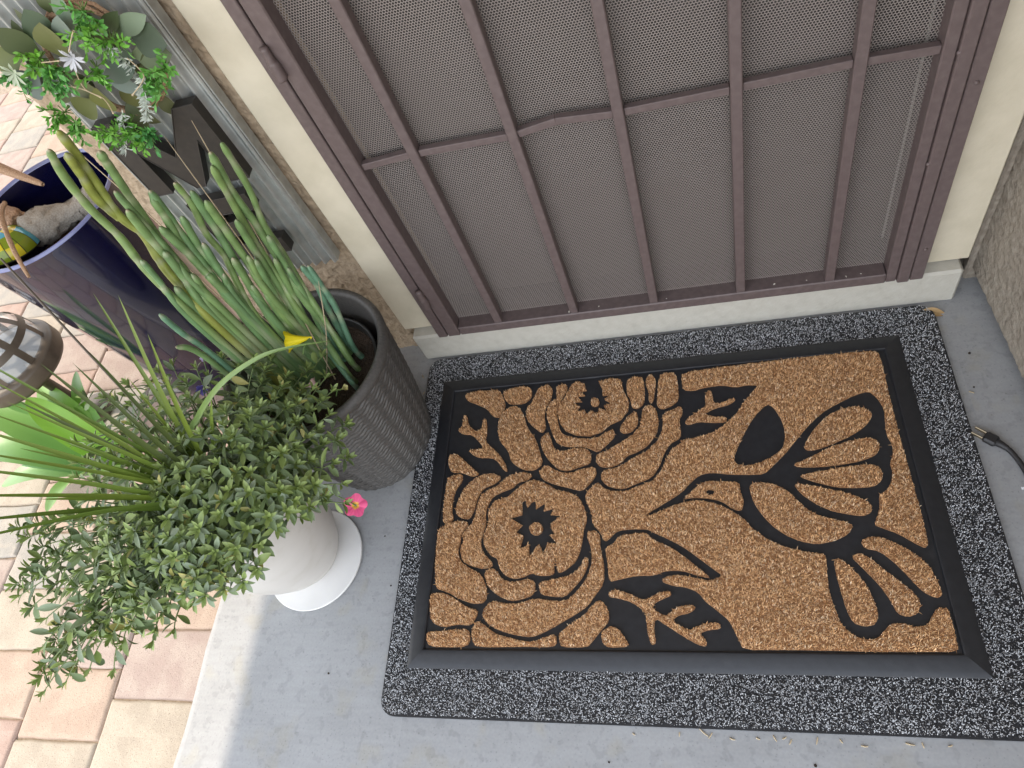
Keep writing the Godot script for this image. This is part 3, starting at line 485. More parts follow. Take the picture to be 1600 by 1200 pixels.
func _materials() -> void:
	var fine := mottle(3, 0.06, [], [], 512, 4)
	var grit := mottle(31, 0.045, [], [], 512, 5)
	M.concrete = rocky(_slab_texture(), 1.0, 0.6, fine, 0.03)
	M.sand = rocky(mottle(12, 0.05, [0.0, 1.0], [lin(.26, .20, .15), lin(.42, .34, .26)], 512), 0.5, 0.95, fine, 0.3)
	var pav := [[lin(.37, .265, .22), lin(.43, .315, .265)], [lin(.38, .325, .26), lin(.44, .38, .305)], [lin(.33, .31, .28), lin(.40, .36, .31)], [lin(.40, .30, .235), lin(.45, .35, .275)], [lin(.36, .28, .245), lin(.41, .335, .29)]]
	M.paver = []
	for k in pav.size():
		M.paver.append(rocky(_gritty(20 + k, pav[k][0], pav[k][1]), 0.4, 0.88, grit, 0.06))
	M.stucco = rocky(mottle(30, 0.025, [0.1, 0.5, 0.9], [lin(.31, .235, .16), lin(.42, .325, .225), lin(.48, .38, .275)], 512, 6), 0.30, 0.92, grit, 0.25)
	M.side_stucco = rocky(mottle(33, 0.03, [0.1, 0.5, 0.9], [lin(.24, .205, .165), lin(.31, .27, .22), lin(.36, .32, .265)], 512, 6), 0.35, 0.9, grit, 0.25)
	M.trim = rocky(mottle(35, 0.01, [0.15, 0.85], [lin(.58, .525, .40), lin(.65, .59, .46)], 512, 5), 0.4, 0.6, fine, 0.03)
	M.sill = rocky(mottle(36, 0.02, [0.0, 0.3, 0.8], [lin(.44, .42, .365), lin(.485, .465, .405), lin(.52, .50, .44)], 512, 6), 0.3, 0.7, grit, 0.05)
	M.brown = rocky(mottle(37, 0.03, [0.0, 0.5, 1.0], [lin(.108, .080, .077), lin(.126, .094, .090), lin(.150, .116, .110)], 512, 5), 0.25, 0.48)
	M.screen = plain(lin(.285, .248, .226), 0.5, 0.1)
	M.inner = rocky(mottle(39, 0.03, [0.0, 1.0], [lin(.03, .026, .024), lin(.05, .043, .038)], 256), 0.6, 0.6)
	M.strip = plain(lin(.5, .48, .44), 0.6)
	M.roof = plain(lin(.62, .57, .48), 0.8)
	M.zinc = rocky(mottle(40, 0.02, [0.1, 0.5, 0.9], [lin(.40, .41, .39), lin(.48, .505, .495), lin(.56, .57, .54)], 512, 6), 0.3, 0.34)
	M.zinc.metallic = 0.5
	M.iron = rocky(mottle(41, 0.05, [0.0, 1.0], [lin(.020, .017, .015), lin(.036, .030, .025)], 256), 0.2, 0.55)
	M.rubber = rocky(mottle(42, 0.04, [0.0, 1.0], [lin(.014, .015, .018), lin(.024, .025, .029)], 512, 6), 0.4, 0.42, fine, 0.015)
	M.fibre = plain(Color.WHITE, 0.75)
	M.fibre.vertex_color_use_as_albedo = true
	M.resin = rocky(mottle(43, 0.06, [0.1, 0.9], [lin(.050, .047, .044), lin(.115, .108, .10)], 512), 0.2, 0.55)
	M.nursery = plain(lin(.018, .018, .017), 0.5)
	M.soil = rocky(mottle(44, 0.08, [0.0, 0.6, 1.0], [lin(.02, .013, .008), lin(.05, .032, .02), lin(.10, .075, .05)], 512, 6), 0.15, 0.95, grit, 0.6)
	M.white = rocky(mottle(45, 0.015, [0.0, 1.0], [lin(.70, .685, .66), lin(.77, .755, .73)], 256), 0.4, 0.42)
	M.cream = rocky(mottle(50, 0.012, [0.0, 0.28, 0.36, 1.0], [lin(.50, .47, .425), lin(.545, .52, .475), lin(.56, .535, .495), lin(.59, .565, .525)], 512, 6), 0.35, 0.45)
	M.glaze = plain(lin(.006, .006, .030), 0.14)
	M.glaze.albedo_texture = mottle(46, 0.03, [0.0, 0.5, 1.0], [Color(.55, .6, .8), Color(.9, .9, 1.0), Color(1, 1, 1)], 512, 6)
	M.glaze.uv1_triplanar = true
	M.glaze.uv1_scale = Vector3(3, 3, 3)
	M.glaze.clearcoat_enabled = true
	M.glaze.clearcoat = 1.0
	M.glaze.clearcoat_roughness = 0.06
	M.rimglaze = plain(lin(.20, .22, .40), 0.2)
	M.wood = rocky(mottle(47, 0.06, [0.0, 0.5, 1.0], [lin(.20, .17, .135), lin(.36, .325, .275), lin(.46, .42, .365)], 512, 6), 0.12, 0.85, grit, 0.12)
	M.husk = rocky(mottle(48, 0.06, [0.0, 0.5, 1.0], [lin(.20, .11, .06), lin(.40, .25, .15), lin(.55, .39, .26)], 512, 6), 0.12, 0.8, grit, 0.3)
	M.bronze = rocky(mottle(49, 0.03, [0.0, 1.0], [lin(.075, .056, .038), lin(.125, .098, .072)], 256), 0.25, 0.5)
	M.glass = plain(Color(0.93, 0.96, 0.97, 0.18), 0.03)
	M.glass.transparency = BaseMaterial3D.TRANSPARENCY_ALPHA
	M.frost = plain(lin(.24, .25, .26), 0.35)
	M.cactus = leafy(Color.WHITE, 0.42, 0.0)
	M.cactus.backlight_enabled = false
	M.straw = plain(lin(.50, .40, .26), 0.8)
	M.petunia = leafy(Color.WHITE, 0.5, 0.4)
	M.petal = leafy(Color.WHITE, 0.6, 0.4)
	M.petal.backlight = Color(0.4, 0.4, 0.4)
	M.blade = leafy(Color.WHITE, 0.38, 0.3)
	M.broad = leafy(Color.WHITE, 0.4, 0.6)
	M.wreath = leafy(Color.WHITE, 0.55, 0.25)
	M.cord = plain(lin(.022, .021, .022), 0.5)
	M.brass = plain(lin(.55, .45, .30), 0.3, 0.9)
	M.tape = plain(lin(.75, .78, .80), 0.5)
	M.paint = plain(Color.WHITE, 0.15)
	M.paint.vertex_color_use_as_albedo = true

# brushed grey concrete: faint broad blotches, sweep marks, pores and a few tan stains
func _slab_texture() -> ImageTexture:
	var n := 768
	var im := Image.create(n, n, false, Image.FORMAT_RGB8)
	var broad := noise(14, 0.007, FastNoiseLite.TYPE_SIMPLEX_SMOOTH, 4)
	var streak := noise(15, 0.02, FastNoiseLite.TYPE_SIMPLEX_SMOOTH, 3)
	var pore := noise(16, 0.22, FastNoiseLite.TYPE_SIMPLEX_SMOOTH, 2)
	var grime := noise(18, 0.06, FastNoiseLite.TYPE_SIMPLEX_SMOOTH, 4)
	var stain := noise(17, 0.011, FastNoiseLite.TYPE_SIMPLEX_SMOOTH, 4)
	for y in n:
		for x in n:
			var v := 0.325 + 0.030 * broad.get_noise_2d(x, y) + 0.020 * streak.get_noise_2d(x * 0.5, y * 5.0) + 0.022 * pore.get_noise_2d(x, y)
			if pore.get_noise_2d(x + 500, y) > 0.66: v *= 0.72
			var t := smoothstep(0.22, 0.55, stain.get_noise_2d(x, y)) * 0.55
			v *= 1.0 - 0.10 * smoothstep(0.30, 0.42, streak.get_noise_2d(x * 2.2 + 3000, y * 2.0))
			if grime.get_noise_2d(x, y) > 0.55: v *= 0.88
			im.set_pixel(x, y, lin(v * (1.0 + 0.02 * t), v * (1.01 - 0.03 * t), v * (1.02 - 0.16 * t)))
	return ImageTexture.create_from_image(im)

# tumbled paver: soft blotches between two tones, sand grains, dark pits and a few scuffs
func _gritty(seed_: int, a: Color, b: Color) -> ImageTexture:
	var n := 400
	var im := Image.create(n, n, false, Image.FORMAT_RGB8)
	var broad := noise(seed_, 0.012, FastNoiseLite.TYPE_SIMPLEX_SMOOTH, 5)
	var grain := noise(seed_ + 50, 0.35, FastNoiseLite.TYPE_SIMPLEX_SMOOTH, 2)
	for y in n:
		for x in n:
			var c := a.lerp(b, smoothstep(-0.45, 0.45, broad.get_noise_2d(x, y)))
			var g := grain.get_noise_2d(x, y)
			c = c * (1.0 + 0.10 * g)
			if g < -0.62: c = c * 0.72
			if grain.get_noise_2d(x * 0.25 + 900, y * 0.9) > 0.70: c = c.lerp(Color(.86, .80, .72), 0.4)
			im.set_pixel(x, y, c)
	return ImageTexture.create_from_image(im)

# ---------- setting ----------
func _ground() -> void:
	var g := Mesher.new()
	var P := PackedVector3Array()
	for r in 21:
		for s in 21: P.append(Vector3(-60 + s * 6.0, -0.040, -60 + r * 6.0))
	g.sheet(P, 21, 21, false, false)
	var o := part(self, "ground", g.done(), M.sand)
	o.set_meta("kind", "structure")
	# concrete porch slab with a rounded edge towards the pavers
	var prof := [Vector2(-0.452, -0.12), Vector2(-0.452, -0.012), Vector2(-0.449, -0.005), Vector2(-0.443, -0.0012), Vector2(-0.434, 0.0), Vector2(1.35, 0.0)]
	var s := Mesher.new()
	var Q := PackedVector3Array()
	var bow := noise(5, 1.6)
	for z in 61:
		var zz := -0.06 + z * 0.05
		for q: Vector2 in prof:
			Q.append(Vector3(q.x + (bow.get_noise_1d(zz * 3.0) * 0.006 if q.x < 0 else 0.0), q.y, zz))
	s.sheet(Q, 61, prof.size(), false, false)
	o = part(self, "porch_slab", s.done(), M.concrete)
	o.set_meta("kind", "structure")
	# pavers, column by column, each with worn edges
	var root := Node3D.new()
	root.name = "paver_patio"
	add_child(root)
	root.set_meta("kind", "structure")
	var shapes := {}
	for cx in 10:
		var x1 := -0.4575 - cx * 0.2165
		var z := [0.595, 0.675, 0.64, 0.70, 0.60, 0.66, 0.69, 0.615, 0.65, 0.68][cx] - 18 * 0.1375 as float
		var k := 0
		while z < 1.05:
			var d := 0.1375
			var key := (cx * 3 + k * 7 + (k * k) % 5) % 6
			if not shapes.has(key): shapes[key] = _paver_mesh(0.2140, 0.1350, key)
			var m := part(root, "paver", shapes[key], M.paver[[0, 1, 3, 2, 0, 4, 1][(cx * 2 + k * 3 + (k * cx) % 4) % 7]], Vector3(x1 - 0.106, -0.031 + rng.randf_range(-0.0015, 0.0015), z + d * 0.5))
			m.rotation = Vector3(rng.randf_range(-.008, .008), rng.randf_range(-.008, .008) + (PI if (k + cx) % 2 else 0.0), rng.randf_range(-.008, .008))
			z += d
			k += 1

func _paver_mesh(w: float, d: float, seed_: int) -> ArrayMesh:
	var b := Mesher.new()
	var n := noise(100 + seed_, 22.0)
	var P := PackedVector3Array()
	var xs := [-0.5, -0.485, -0.46, -0.3, -0.1, 0.1, 0.3, 0.46, 0.485, 0.5]
	for r in 10:
		for s in 10:
			var x: float = xs[s] * w
			var z: float = xs[r] * d
			var e := minf(w * 0.5 - absf(x), d * 0.5 - absf(z))
			var y := -0.006 * pow(1.0 - clampf(e / 0.007, 0, 1), 2.0) + n.get_noise_2d(x, z) * 0.0016
			x += n.get_noise_2d(z * 1.2, 3.0) * 0.0025
			z += n.get_noise_2d(x * 1.2, 9.0) * 0.0025
			P.append(Vector3(x, y, z))
	b.sheet(P, 10, 10, false, false)
	var ring := []
	for s in 10: ring.append(P[s])
	for s in range(1, 10): ring.append(P[s * 10 + 9])
	for s in range(8, -1, -1): ring.append(P[90 + s])
	for s in range(8, 0, -1): ring.append(P[s * 10])
	var R := PackedVector3Array()
	for q: Vector3 in ring: R.append(q + Vector3(0, -0.03, 0))
	for q: Vector3 in ring: R.append(q)
	b.sheet(R, 2, ring.size(), true, true)
	return b.done()

func _house() -> void:
	# rough stucco pier between the door and the patio
	var wall := thing("stucco_wall", "rough tan stucco pier left of the door behind the plants", "wall")
	var n1 := noise(61, 24.0, FastNoiseLite.TYPE_SIMPLEX_SMOOTH, 3)
	var n2 := noise(62, 120.0, FastNoiseLite.TYPE_SIMPLEX_SMOOTH, 2)
	var n3 := noise(63, 34.0, FastNoiseLite.TYPE_SIMPLEX_SMOOTH, 2)
	var g := Mesher.new()
	var P := PackedVector3Array()
	var cols := 134
	var rows := 390
	for r in rows:
		for s in cols:
			var x := -0.425 + s * 0.003
			var y := -0.06 + r * 0.003
			var flat_ := smoothstep(-0.10, 0.12, n1.get_noise_2d(x, y))      # trowelled-down patches
			var crack := 1.0 - smoothstep(0.0, 0.07, absf(n3.get_noise_2d(x * 1.0, y * 0.8)))
			var h := flat_ * 0.0030 + n2.get_noise_2d(x, y) * (0.0022 - 0.0013 * flat_) - crack * 0.0022 * (0.3 + 0.7 * flat_)
			if y < 0.26 : h += n2.get_noise_2d(x * 1.7, y * 1.7) * 0.0022 * smoothstep(0.30, 0.2, y)
			P.append(Vector3(x, y, -0.046 + h - 0.010 * pow(1.0 - clampf((x + 0.425) / 0.010, 0, 1), 2.0)))
	g.sheet(P, rows, cols, false, true)
	part(wall, "stucco_face", g.done(), M.stucco)
	boxed(wall, "pier", Vector3(-0.2175, 1.0675, -1.555), Vector3(0.410, 2.255, 3.0), M.stucco, 0.012)
	boxed(wall, "upper_face", Vector3(-0.223, 1.651, -0.052), Vector3(0.398, 1.08, 0.014), M.stucco, 0.004)
	var right := thing("side_wall", "speckled grey-tan stucco wall at the right edge", "wall")
	var w2 := Mesher.new()
	var Q := PackedVector3Array()
	var rr := 170
	var cc := 190
	for r in rr:
		for s in cc:
			var y := 0.022 + r * 0.005
			var z := -0.05 + s * 0.006
			var h := n1.get_noise_2d(z * 1.3, y * 1.3) * 0.002 + n2.get_noise_2d(z, y) * 0.0014
			Q.append(Vector3(1.062 + z * 0.06 - h + 0.008 * pow(1.0 - clampf((y - 0.022) / 0.012, 0, 1), 2.0), y, z))
	w2.sheet(Q, rr, cc, false, true)
	part(right, "stucco_face", w2.done(), M.side_stucco)
	boxed(right, "core", Vector3(1.31, 1.10, 0.55), Vector3(0.36, 2.16, 1.2), M.side_stucco, 0.01)
	boxed(right, "footing", Vector3(1.33, 0.005, 0.55), Vector3(0.42, 0.10, 1.2), M.concrete, 0.004)
	var above := thing("door_wall", "tan stucco house wall around and above the doorway", "wall")
	boxed(above, "lintel", Vector3(0.52, 2.132, -0.16), Vector3(1.06, 0.124, 0.24), M.stucco, 0.004)
	boxed(above, "return_wall", Vector3(1.175, 1.0675, -0.199), Vector3(0.25, 2.255, 0.30), M.side_stucco, 0.004)
	boxed(above, "room_back", Vector3(0.50, 1.0675, -0.65), Vector3(1.02, 2.255, 0.05), M.inner, 0.004)
	boxed(above, "room_floor", Vector3(0.50, -0.03, -0.38), Vector3(1.02, 0.08, 0.5), M.inner, 0.004)
	# patio roof that keeps the sun off the step; its outer edge draws the shade line on the slab
	var edge := RIM_SHADE_X - ROOF_Y / SUN_SLOPE
	var roof := thing("patio_roof", "cream patio roof over the step, above the frame", "roof")
	boxed(roof, "deck", Vector3((edge + 1.6) * 0.5, ROOF_Y + 0.07, -1.03), Vector3(1.6 - edge, 0.14, 4.74), M.roof, 0.004)
	for z in [-3.2, 1.25]:
		boxed(roof, "post", Vector3(edge + 0.4, ROOF_Y * 0.5 - 0.03, z), Vector3(0.12, ROOF_Y - 0.01, 0.12), M.roof, 0.004)

func _door() -> void:
	var s := thing("door_surround", "cream painted door trim boards and low sill", "door frame")
	var sill := Mesher.new()
	sill.box(Vector3.ZERO, Vector3(1.08, 0.088, 0.036), 0.005)
	part(s, "sill", sill.done(), M.sill, Vector3(0.484, 0.043, -0.019))
	boxed(s, "trim_board", Vector3(-0.033, 1.08, -0.05), Vector3(0.084, 1.98, 0.05), M.trim, 0.003)
	boxed(s, "trim_board", Vector3(0.997, 1.08, -0.05), Vector3(0.078, 1.98, 0.05), M.trim, 0.003)
	var d := thing("security_door", "brown steel security door with bars and perforated screen", "door")
	var zf := 0.004
	var top := 2.06
	var y0 := 0.084
	var h := top - y0
	boxed(d, "jamb", Vector3(0.0195, y0 + h * 0.5, zf - 0.022), Vector3(0.0205, h, 0.044), M.brown, 0.0015)
	boxed(d, "jamb", Vector3(0.9445, y0 + h * 0.5, zf - 0.022), Vector3(0.0215, h, 0.044), M.brown, 0.0015)
	boxed(d, "stile", Vector3(0.0462, y0 + h * 0.5, zf - 0.018), Vector3(0.0275, h, 0.036), M.brown, 0.002)
	boxed(d, "stile", Vector3(0.9025, y0 + h * 0.5, zf - 0.021), Vector3(0.0175, h, 0.038), M.brown, 0.002)
	boxed(d, "lock_stile", Vector3(0.9218, y0 + h * 0.5, zf - 0.0165), Vector3(0.0195, h, 0.039), M.brown, 0.002)
	boxed(d, "bottom_rail", Vector3(0.477, y0 + 0.0125, zf - 0.0185), Vector3(0.832, 0.025, 0.036), M.brown, 0.002)
	boxed(d, "top_rail", Vector3(0.477, top - 0.015, zf - 0.0185), Vector3(0.832, 0.03, 0.036), M.brown, 0.002)
	for x: float in [0.1535, 0.3160, 0.4765, 0.6405, 0.7975]:
		boxed(d, "bar", Vector3(x, y0 + 0.025 + (h - 0.055) * 0.5, zf - 0.0125), Vector3(0.0165, h - 0.056, 0.0215), M.brown, 0.0015)
	# cross bar, slightly bent between the second and third bars
	var spans := [[0.060, 0.553, 0.145, 0.558], [0.162, 0.558, 0.3075, 0.555], [0.3245, 0.557, 0.468, 0.558], [0.485, 0.558, 0.632, 0.558], [0.649, 0.560, 0.789, 0.561], [0.806, 0.560, 0.8935, 0.556]]
	for k in spans.size():
		var a: Array = spans[k]
		var c := Mesher.new()
		var pts := [Vector3(a[0], a[1], zf - 0.013)]
		if k == 2: pts.append(Vector3(0.385, 0.566, zf - 0.012))
		pts.append(Vector3(a[2], a[3], zf - 0.013))
		for q in pts.size() - 1:
			var u: Vector3 = pts[q + 1] - pts[q]
			c.box((pts[q] + pts[q + 1]) * 0.5, Vector3(u.length() + (0.0015 if pts.size() > 2 else 0.0), 0.0125, 0.0125), 0.0012, Basis(Vector3(0, 0, 1), atan2(u.y, u.x)))
		part(d, "cross_bar", c.done(), M.brown)
	for y: float in [0.762, 0.228, 1.85]:
		var hg := Mesher.new()
		hg.lathe([Vector2(0.0, -0.028), Vector2(0.0075, -0.027), Vector2(0.0085, -0.025), Vector2(0.0085, -0.002), Vector2(0.0075, 0.0), Vector2(0.0075, 0.001), Vector2(0.0065, 0.002), Vector2(0.0065, 0.020), Vector2(0.0055, 0.0235), Vector2(0.0, 0.0245)], 16)
		part(d, "hinge", hg.done(), M.brown, Vector3(0.0305, y, zf + 0.0065))
	var sc := Mesher.new()
	sc.lathe([Vector2(0.0035, -0.002), Vector2(0.0034, 0.0005), Vector2(0.0018, 0.0016), Vector2(0.0, 0.0018)], 10)
	var scm := sc.done()
	for q: Array in [[0.9135, 0.552], [0.9125, 0.366], [0.9445, 0.168], [0.9445, 0.50]]:
		var b := part(d, "screw", scm, M.brown, Vector3(q[0], q[1], zf + 0.0012))
		b.rotation.x = PI / 2
	# perforated steel sheet: rows of six-sided cells, each with a real hole
	var pitch := 0.0042
	var R := pitch / sqrt(3.0)
	var hole := 0.00184
	var row := Mesher.new()
	var nx := int(0.850 / pitch)
	for k in nx:
		var cx := 0.0535 + k * pitch
		for e in 6:
			var a0 := PI / 6 + e * PI / 3
			var a1 := a0 + PI / 3
			var o0 := Vector3(cx + R * cos(a0), R * sin(a0), 0)
			var o1 := Vector3(cx + R * cos(a1), R * sin(a1), 0)
			var i0 := Vector3(cx + hole * cos(a0), hole * sin(a0), 0)
			var i1 := Vector3(cx + hole * cos(a1), hole * sin(a1), 0)
			row.quad(i0, i1, o1, o0)
			var dz := Vector3(0, 0, -0.0009)
			row.quad(i0, i0 + dz, i1 + dz, i1)
	var mm := MultiMesh.new()
	mm.transform_format = MultiMesh.TRANSFORM_3D
	mm.mesh = row.done(false)
	var step := R * 1.5
	var ny := int((top - 0.02 - y0 - 0.02) / step)
	mm.instance_count = ny
	for k in ny:
		mm.set_instance_transform(k, Transform3D(Basis(), Vector3(pitch * 0.5 * (k % 2), y0 + 0.022 + k * step, 0)))
	var mi := MultiMeshInstance3D.new()
	mi.name = "perforated_screen"
	mi.multimesh = mm
	mi.material_override = M.screen
	d.add_child(mi)
	mi.position = Vector3(0, 0, zf - 0.0295)
	var inner := thing("inner_door", "dark inner door seen through the perforated screen", "door")
	boxed(inner, "slab", Vector3(0.485, 1.07, -0.118), Vector3(0.92, 1.96, 0.03), M.inner, 0.003)
	boxed(inner, "threshold", Vector3(0.484, 0.041, -0.105), Vector3(1.078, 0.082, 0.134), M.inner, 0.002)
	boxed(inner, "weather_strip", Vector3(0.908, 1.07, -0.100), Vector3(0.004, 1.96, 0.004), M.strip, 0.001)

func _letter(called: String, label: String, poly: Array, at: Vector3) -> void:
	var t := thing(called, label, "letter", at)
	var p := PackedVector2Array()
	for k in range(0, poly.size(), 2): p.append(Vector2(poly[k], -poly[k + 1]) * 0.001)
	var b := Mesher.new()
	# the outline stands upright: its local y turns to z
	b.prism(p, 0.0, 0.020, Vector3.ZERO, Basis(Vector3.RIGHT, Vector3.BACK, Vector3.DOWN))
	part(t, "face", b.done(), M.iron)
	var rim := Mesher.new()
	for k in p.size():
		var a := p[k]
		var c := p[(k + 1) % p.size()]
		rim.tube([Vector3(a.x, -a.y, 0.020), Vector3(c.x, -c.y, 0.020)], [0.0011, 0.0011], 6)
	part(t, "edge_bead", rim.done(), M.iron)

func _sign_panel() -> void:
	var t := thing("corrugated_panel", "weathered galvanised corrugated metal sign panel on the stucco pier", "sign panel")
	var g := Mesher.new()
	var P := PackedVector3Array()
	var wob := noise(71, 2.0)
	var cols := 145
	var rows := 40
	for side in 2:
		P.clear()
		for r in rows:
			for s in cols:
				var x := -0.340 + 0.238 * s / (cols - 1)
				var y := 0.347 + 1.15 * r / (rows - 1)
				var c := cos(TAU * (x + 0.106) / 0.0206)
				P.append(Vector3(x, y, -0.014 + 0.0055 * c + wob.get_noise_2d(x * 2, y) * 0.002 - side * 0.0008))
		g.sheet(P, rows, cols, false, side == 0)
	part(t, "sheet", g.done(), M.zinc)
	for x: float in [-0.3415, -0.1005]:
		boxed(t, "edge_strip", Vector3(x, 0.922, -0.024), Vector3(0.003, 1.15, 0.022), M.zinc, 0.001)
	_letter("letter_m", "dark metal letter M mounted on the corrugated panel", [-93, 0, -93, 142, -57, 142, 0, 62, 57, 142, 93, 142, 93, 0, 57, 0, 57, 84, 9, 0, -9, 0, -57, 84, -57, 0], Vector3(-0.212, 0.596, -0.001))
	_letter("letter_e", "dark metal letter E low on the panel behind cactus stems", [-60, 0, -60, 142, 58, 142, 58, 108, -24, 108, -24, 88, 40, 88, 40, 56, -24, 56, -24, 34, 60, 34, 60, 0], Vector3(-0.207, 0.424, -0.001))
	_wreath()

func _wreath() -> void:
	var t := thing("faux_wreath", "mixed green artificial leaf wreath hanging on the corrugated panel", "wreath")
	var ring := Mesher.new()
	for s in 3:
		var path := []
		var rad := []
		for k in 33:
			var a := TAU * k / 32
			path.append(Vector3(-0.195 + cos(a) * (0.078 + 0.006 * sin(a * 5 + s * 2)), 0.825 + sin(a) * (0.078 + 0.005 * cos(a * 4 + s)), 0.016 + 0.006 * sin(a * 6 + s * 2.1)))
			rad.append(0.0032)
		ring.tube(path, rad, 6, false)
	part(t, "twig_ring", ring.done(), M.husk)
	var toned := [Color(.045, .075, .028), Color(.065, .09, .035), Color(.10, .125, .03), Color(.17, .23, .16), Color(.19, .25, .16), Color(.11, .125, .03), Color(.12, .13, .03), Color(.07, .10, .07), Color(.12, .16, .13), Color(.11, .12, .035), Color(.10, .13, .11), Color(.11, .14, .12), Color(.09, .12, .08), Color(.16, .20, .10), Color(.06, .09, .05), Color(.14, .18, .14), Color(.10, .115, .03), Color(.12, .13, .04)]
	for k in WREATH_LEAF.size() / 2:
		var q := Vector3(WREATH_LEAF[k * 2], WREATH_LEAF[k * 2 + 1], rng.randf_range(0.03, 0.055))
		var a := atan2(q.y - 0.825, q.x + 0.195) + rng.randf_range(-0.7, 0.7)
		var long: bool = k in [3, 4, 7, 8]
		var l := 0.060 if long else rng.randf_range(0.044, 0.056)
		var b := Mesher.new()
		b.colored = true
		b.tint = toned[k]
		var dir := Vector3(cos(a), sin(a), rng.randf_range(-0.1, 0.4))
		b.leaf(q - dir * l * 0.5, dir, Vector3(rng.randf_range(-.3, .3), rng.randf_range(-.1, .5), 1), l, l * (0.46 if long else 0.86), 0.18, 0.12, 8, 0.55)
		part(t, "leaf", b.done(), M.wreath)
	for k in 20:
		var a := k * 2.4
		var q := Vector3(-0.20 + cos(a) * rng.randf_range(0.03, 0.105), 0.825 + sin(a) * rng.randf_range(0.03, 0.10), rng.randf_range(0.012, 0.035))
		var b := Mesher.new()
		b.colored = true
		b.tint = Color(.055, .085, .03).lerp(Color(.11, .115, .045), rng.randf())
		var dir := Vector3(cos(a + rng.randf_range(-.9, .9)), sin(a + rng.randf_range(-.9, .9)), rng.randf_range(-0.2, 0.5))
		var l := rng.randf_range(0.032, 0.050)
		b.leaf(q - dir * l * 0.4, dir, Vector3(rng.randf_range(-.7, .7), rng.randf_range(-.4, .7), 1), l, l * rng.randf_range(0.45, 0.8), 0.25, 0.3, 8, 0.5)
		part(t, "leaf", b.done(), M.wreath)
	for k in WREATH_SPRIG.size() / 2:
		var b := Mesher.new()
		b.colored = true
		var q := Vector3(WREATH_SPRIG[k * 2], WREATH_SPRIG[k * 2 + 1], rng.randf_range(0.045, 0.06))
		var bright := Color(.145, .36, .035).lerp(Color(.06, .24, .06), rng.randf())
		for st in 8:
			var d := Vector3(rng.randf_range(-1, 1), rng.randf_range(-1, .8), rng.randf_range(0.1, 0.9)).normalized()
			var e := q + d * rng.randf_range(0.018, 0.036)
			b.tint = Color(.12, .22, .04)
			b.tube([q - d * 0.012, e], [0.0007, 0.0005], 4, false)
			for f in 9:
				var at := q.lerp(e, 0.1 + f * 0.1)
				var ld := (d * 0.6 + Vector3(rng.randf_range(-1, 1), rng.randf_range(-1, 1), rng.randf_range(-.4, 1))).normalized()
				b.tint = bright * rng.randf_range(0.7, 1.35)
				b.leaf(at, ld, Vector3(rng.randf_range(-1, 1), rng.randf_range(-1, 1), 1.2), rng.randf_range(0.008, 0.014), rng.randf_range(0.0036, 0.0060), 0.2, 0.2, 3, 0.6)
		part(t, "sprig", b.done(), M.wreath)
	for k in WREATH_STAR.size() / 2:
		var b := Mesher.new()
		b.colored = true
		var q := Vector3(WREATH_STAR[k * 2], WREATH_STAR[k * 2 + 1], 0.066)
		for f in 13:
			b.tint = Color(.46, .47, .50) * rng.randf_range(0.85, 1.15) if k == 0 else Color(.40, .46, .33) * rng.randf_range(0.85, 1.15)
			var a := TAU * f / 13 + rng.randf_range(-.1, .1)
			b.leaf(q, Vector3(cos(a), sin(a), 0.35 + 0.3 * (f % 2)), Vector3(0, 0, 1), rng.randf_range(0.015, 0.021), 0.0045, 0.3, 0.1, 4, 0.6)
		part(t, "rosette", b.done(), M.wreath)
	for s: Array in WREATH_STRING:
		var b := Mesher.new()
		b.colored = true
		var pts := []
		for k in range(0, s.size(), 2): pts.append(Vector3(s[k], s[k + 1], 0.062 - 0.004 * k))
		pts = spline(pts, 6)
		b.tint = Color(.40, .46, .36)
		var rr := []
		for k in pts.size(): rr.append(0.0008)
		b.tube(pts, rr, 5)
		for k in range(1, pts.size()):
			for f in 5:
				var d := Vector3(rng.randf_range(-1, 1), rng.randf_range(-.25, .25), rng.randf_range(-.2, 1)).normalized()
				b.tint = Color(.52, .56, .50) * rng.randf_range(0.8, 1.25)
				b.leaf(pts[k], d + Vector3(0, -0.25, 0), Vector3(0, 0.6, 1), rng.randf_range(0.009, 0.014), 0.0024, 0.2, -0.25, 3, 0.5)
		part(t, "silver_strand", b.done(), M.wreath)
	for s: Array in WREATH_VINE:
		var b := Mesher.new()
		var pts := []
		for k in range(0, s.size(), 2): pts.append(Vector3(s[k], s[k + 1], 0.070))
		pts = spline(pts, 5)
		var rr := []
		for k in pts.size(): rr.append(0.0008)
		rr[pts.size() - 1] = 0.0018
		b.tube(pts, rr, 5)
		part(t, "vine", b.done(), M.straw)

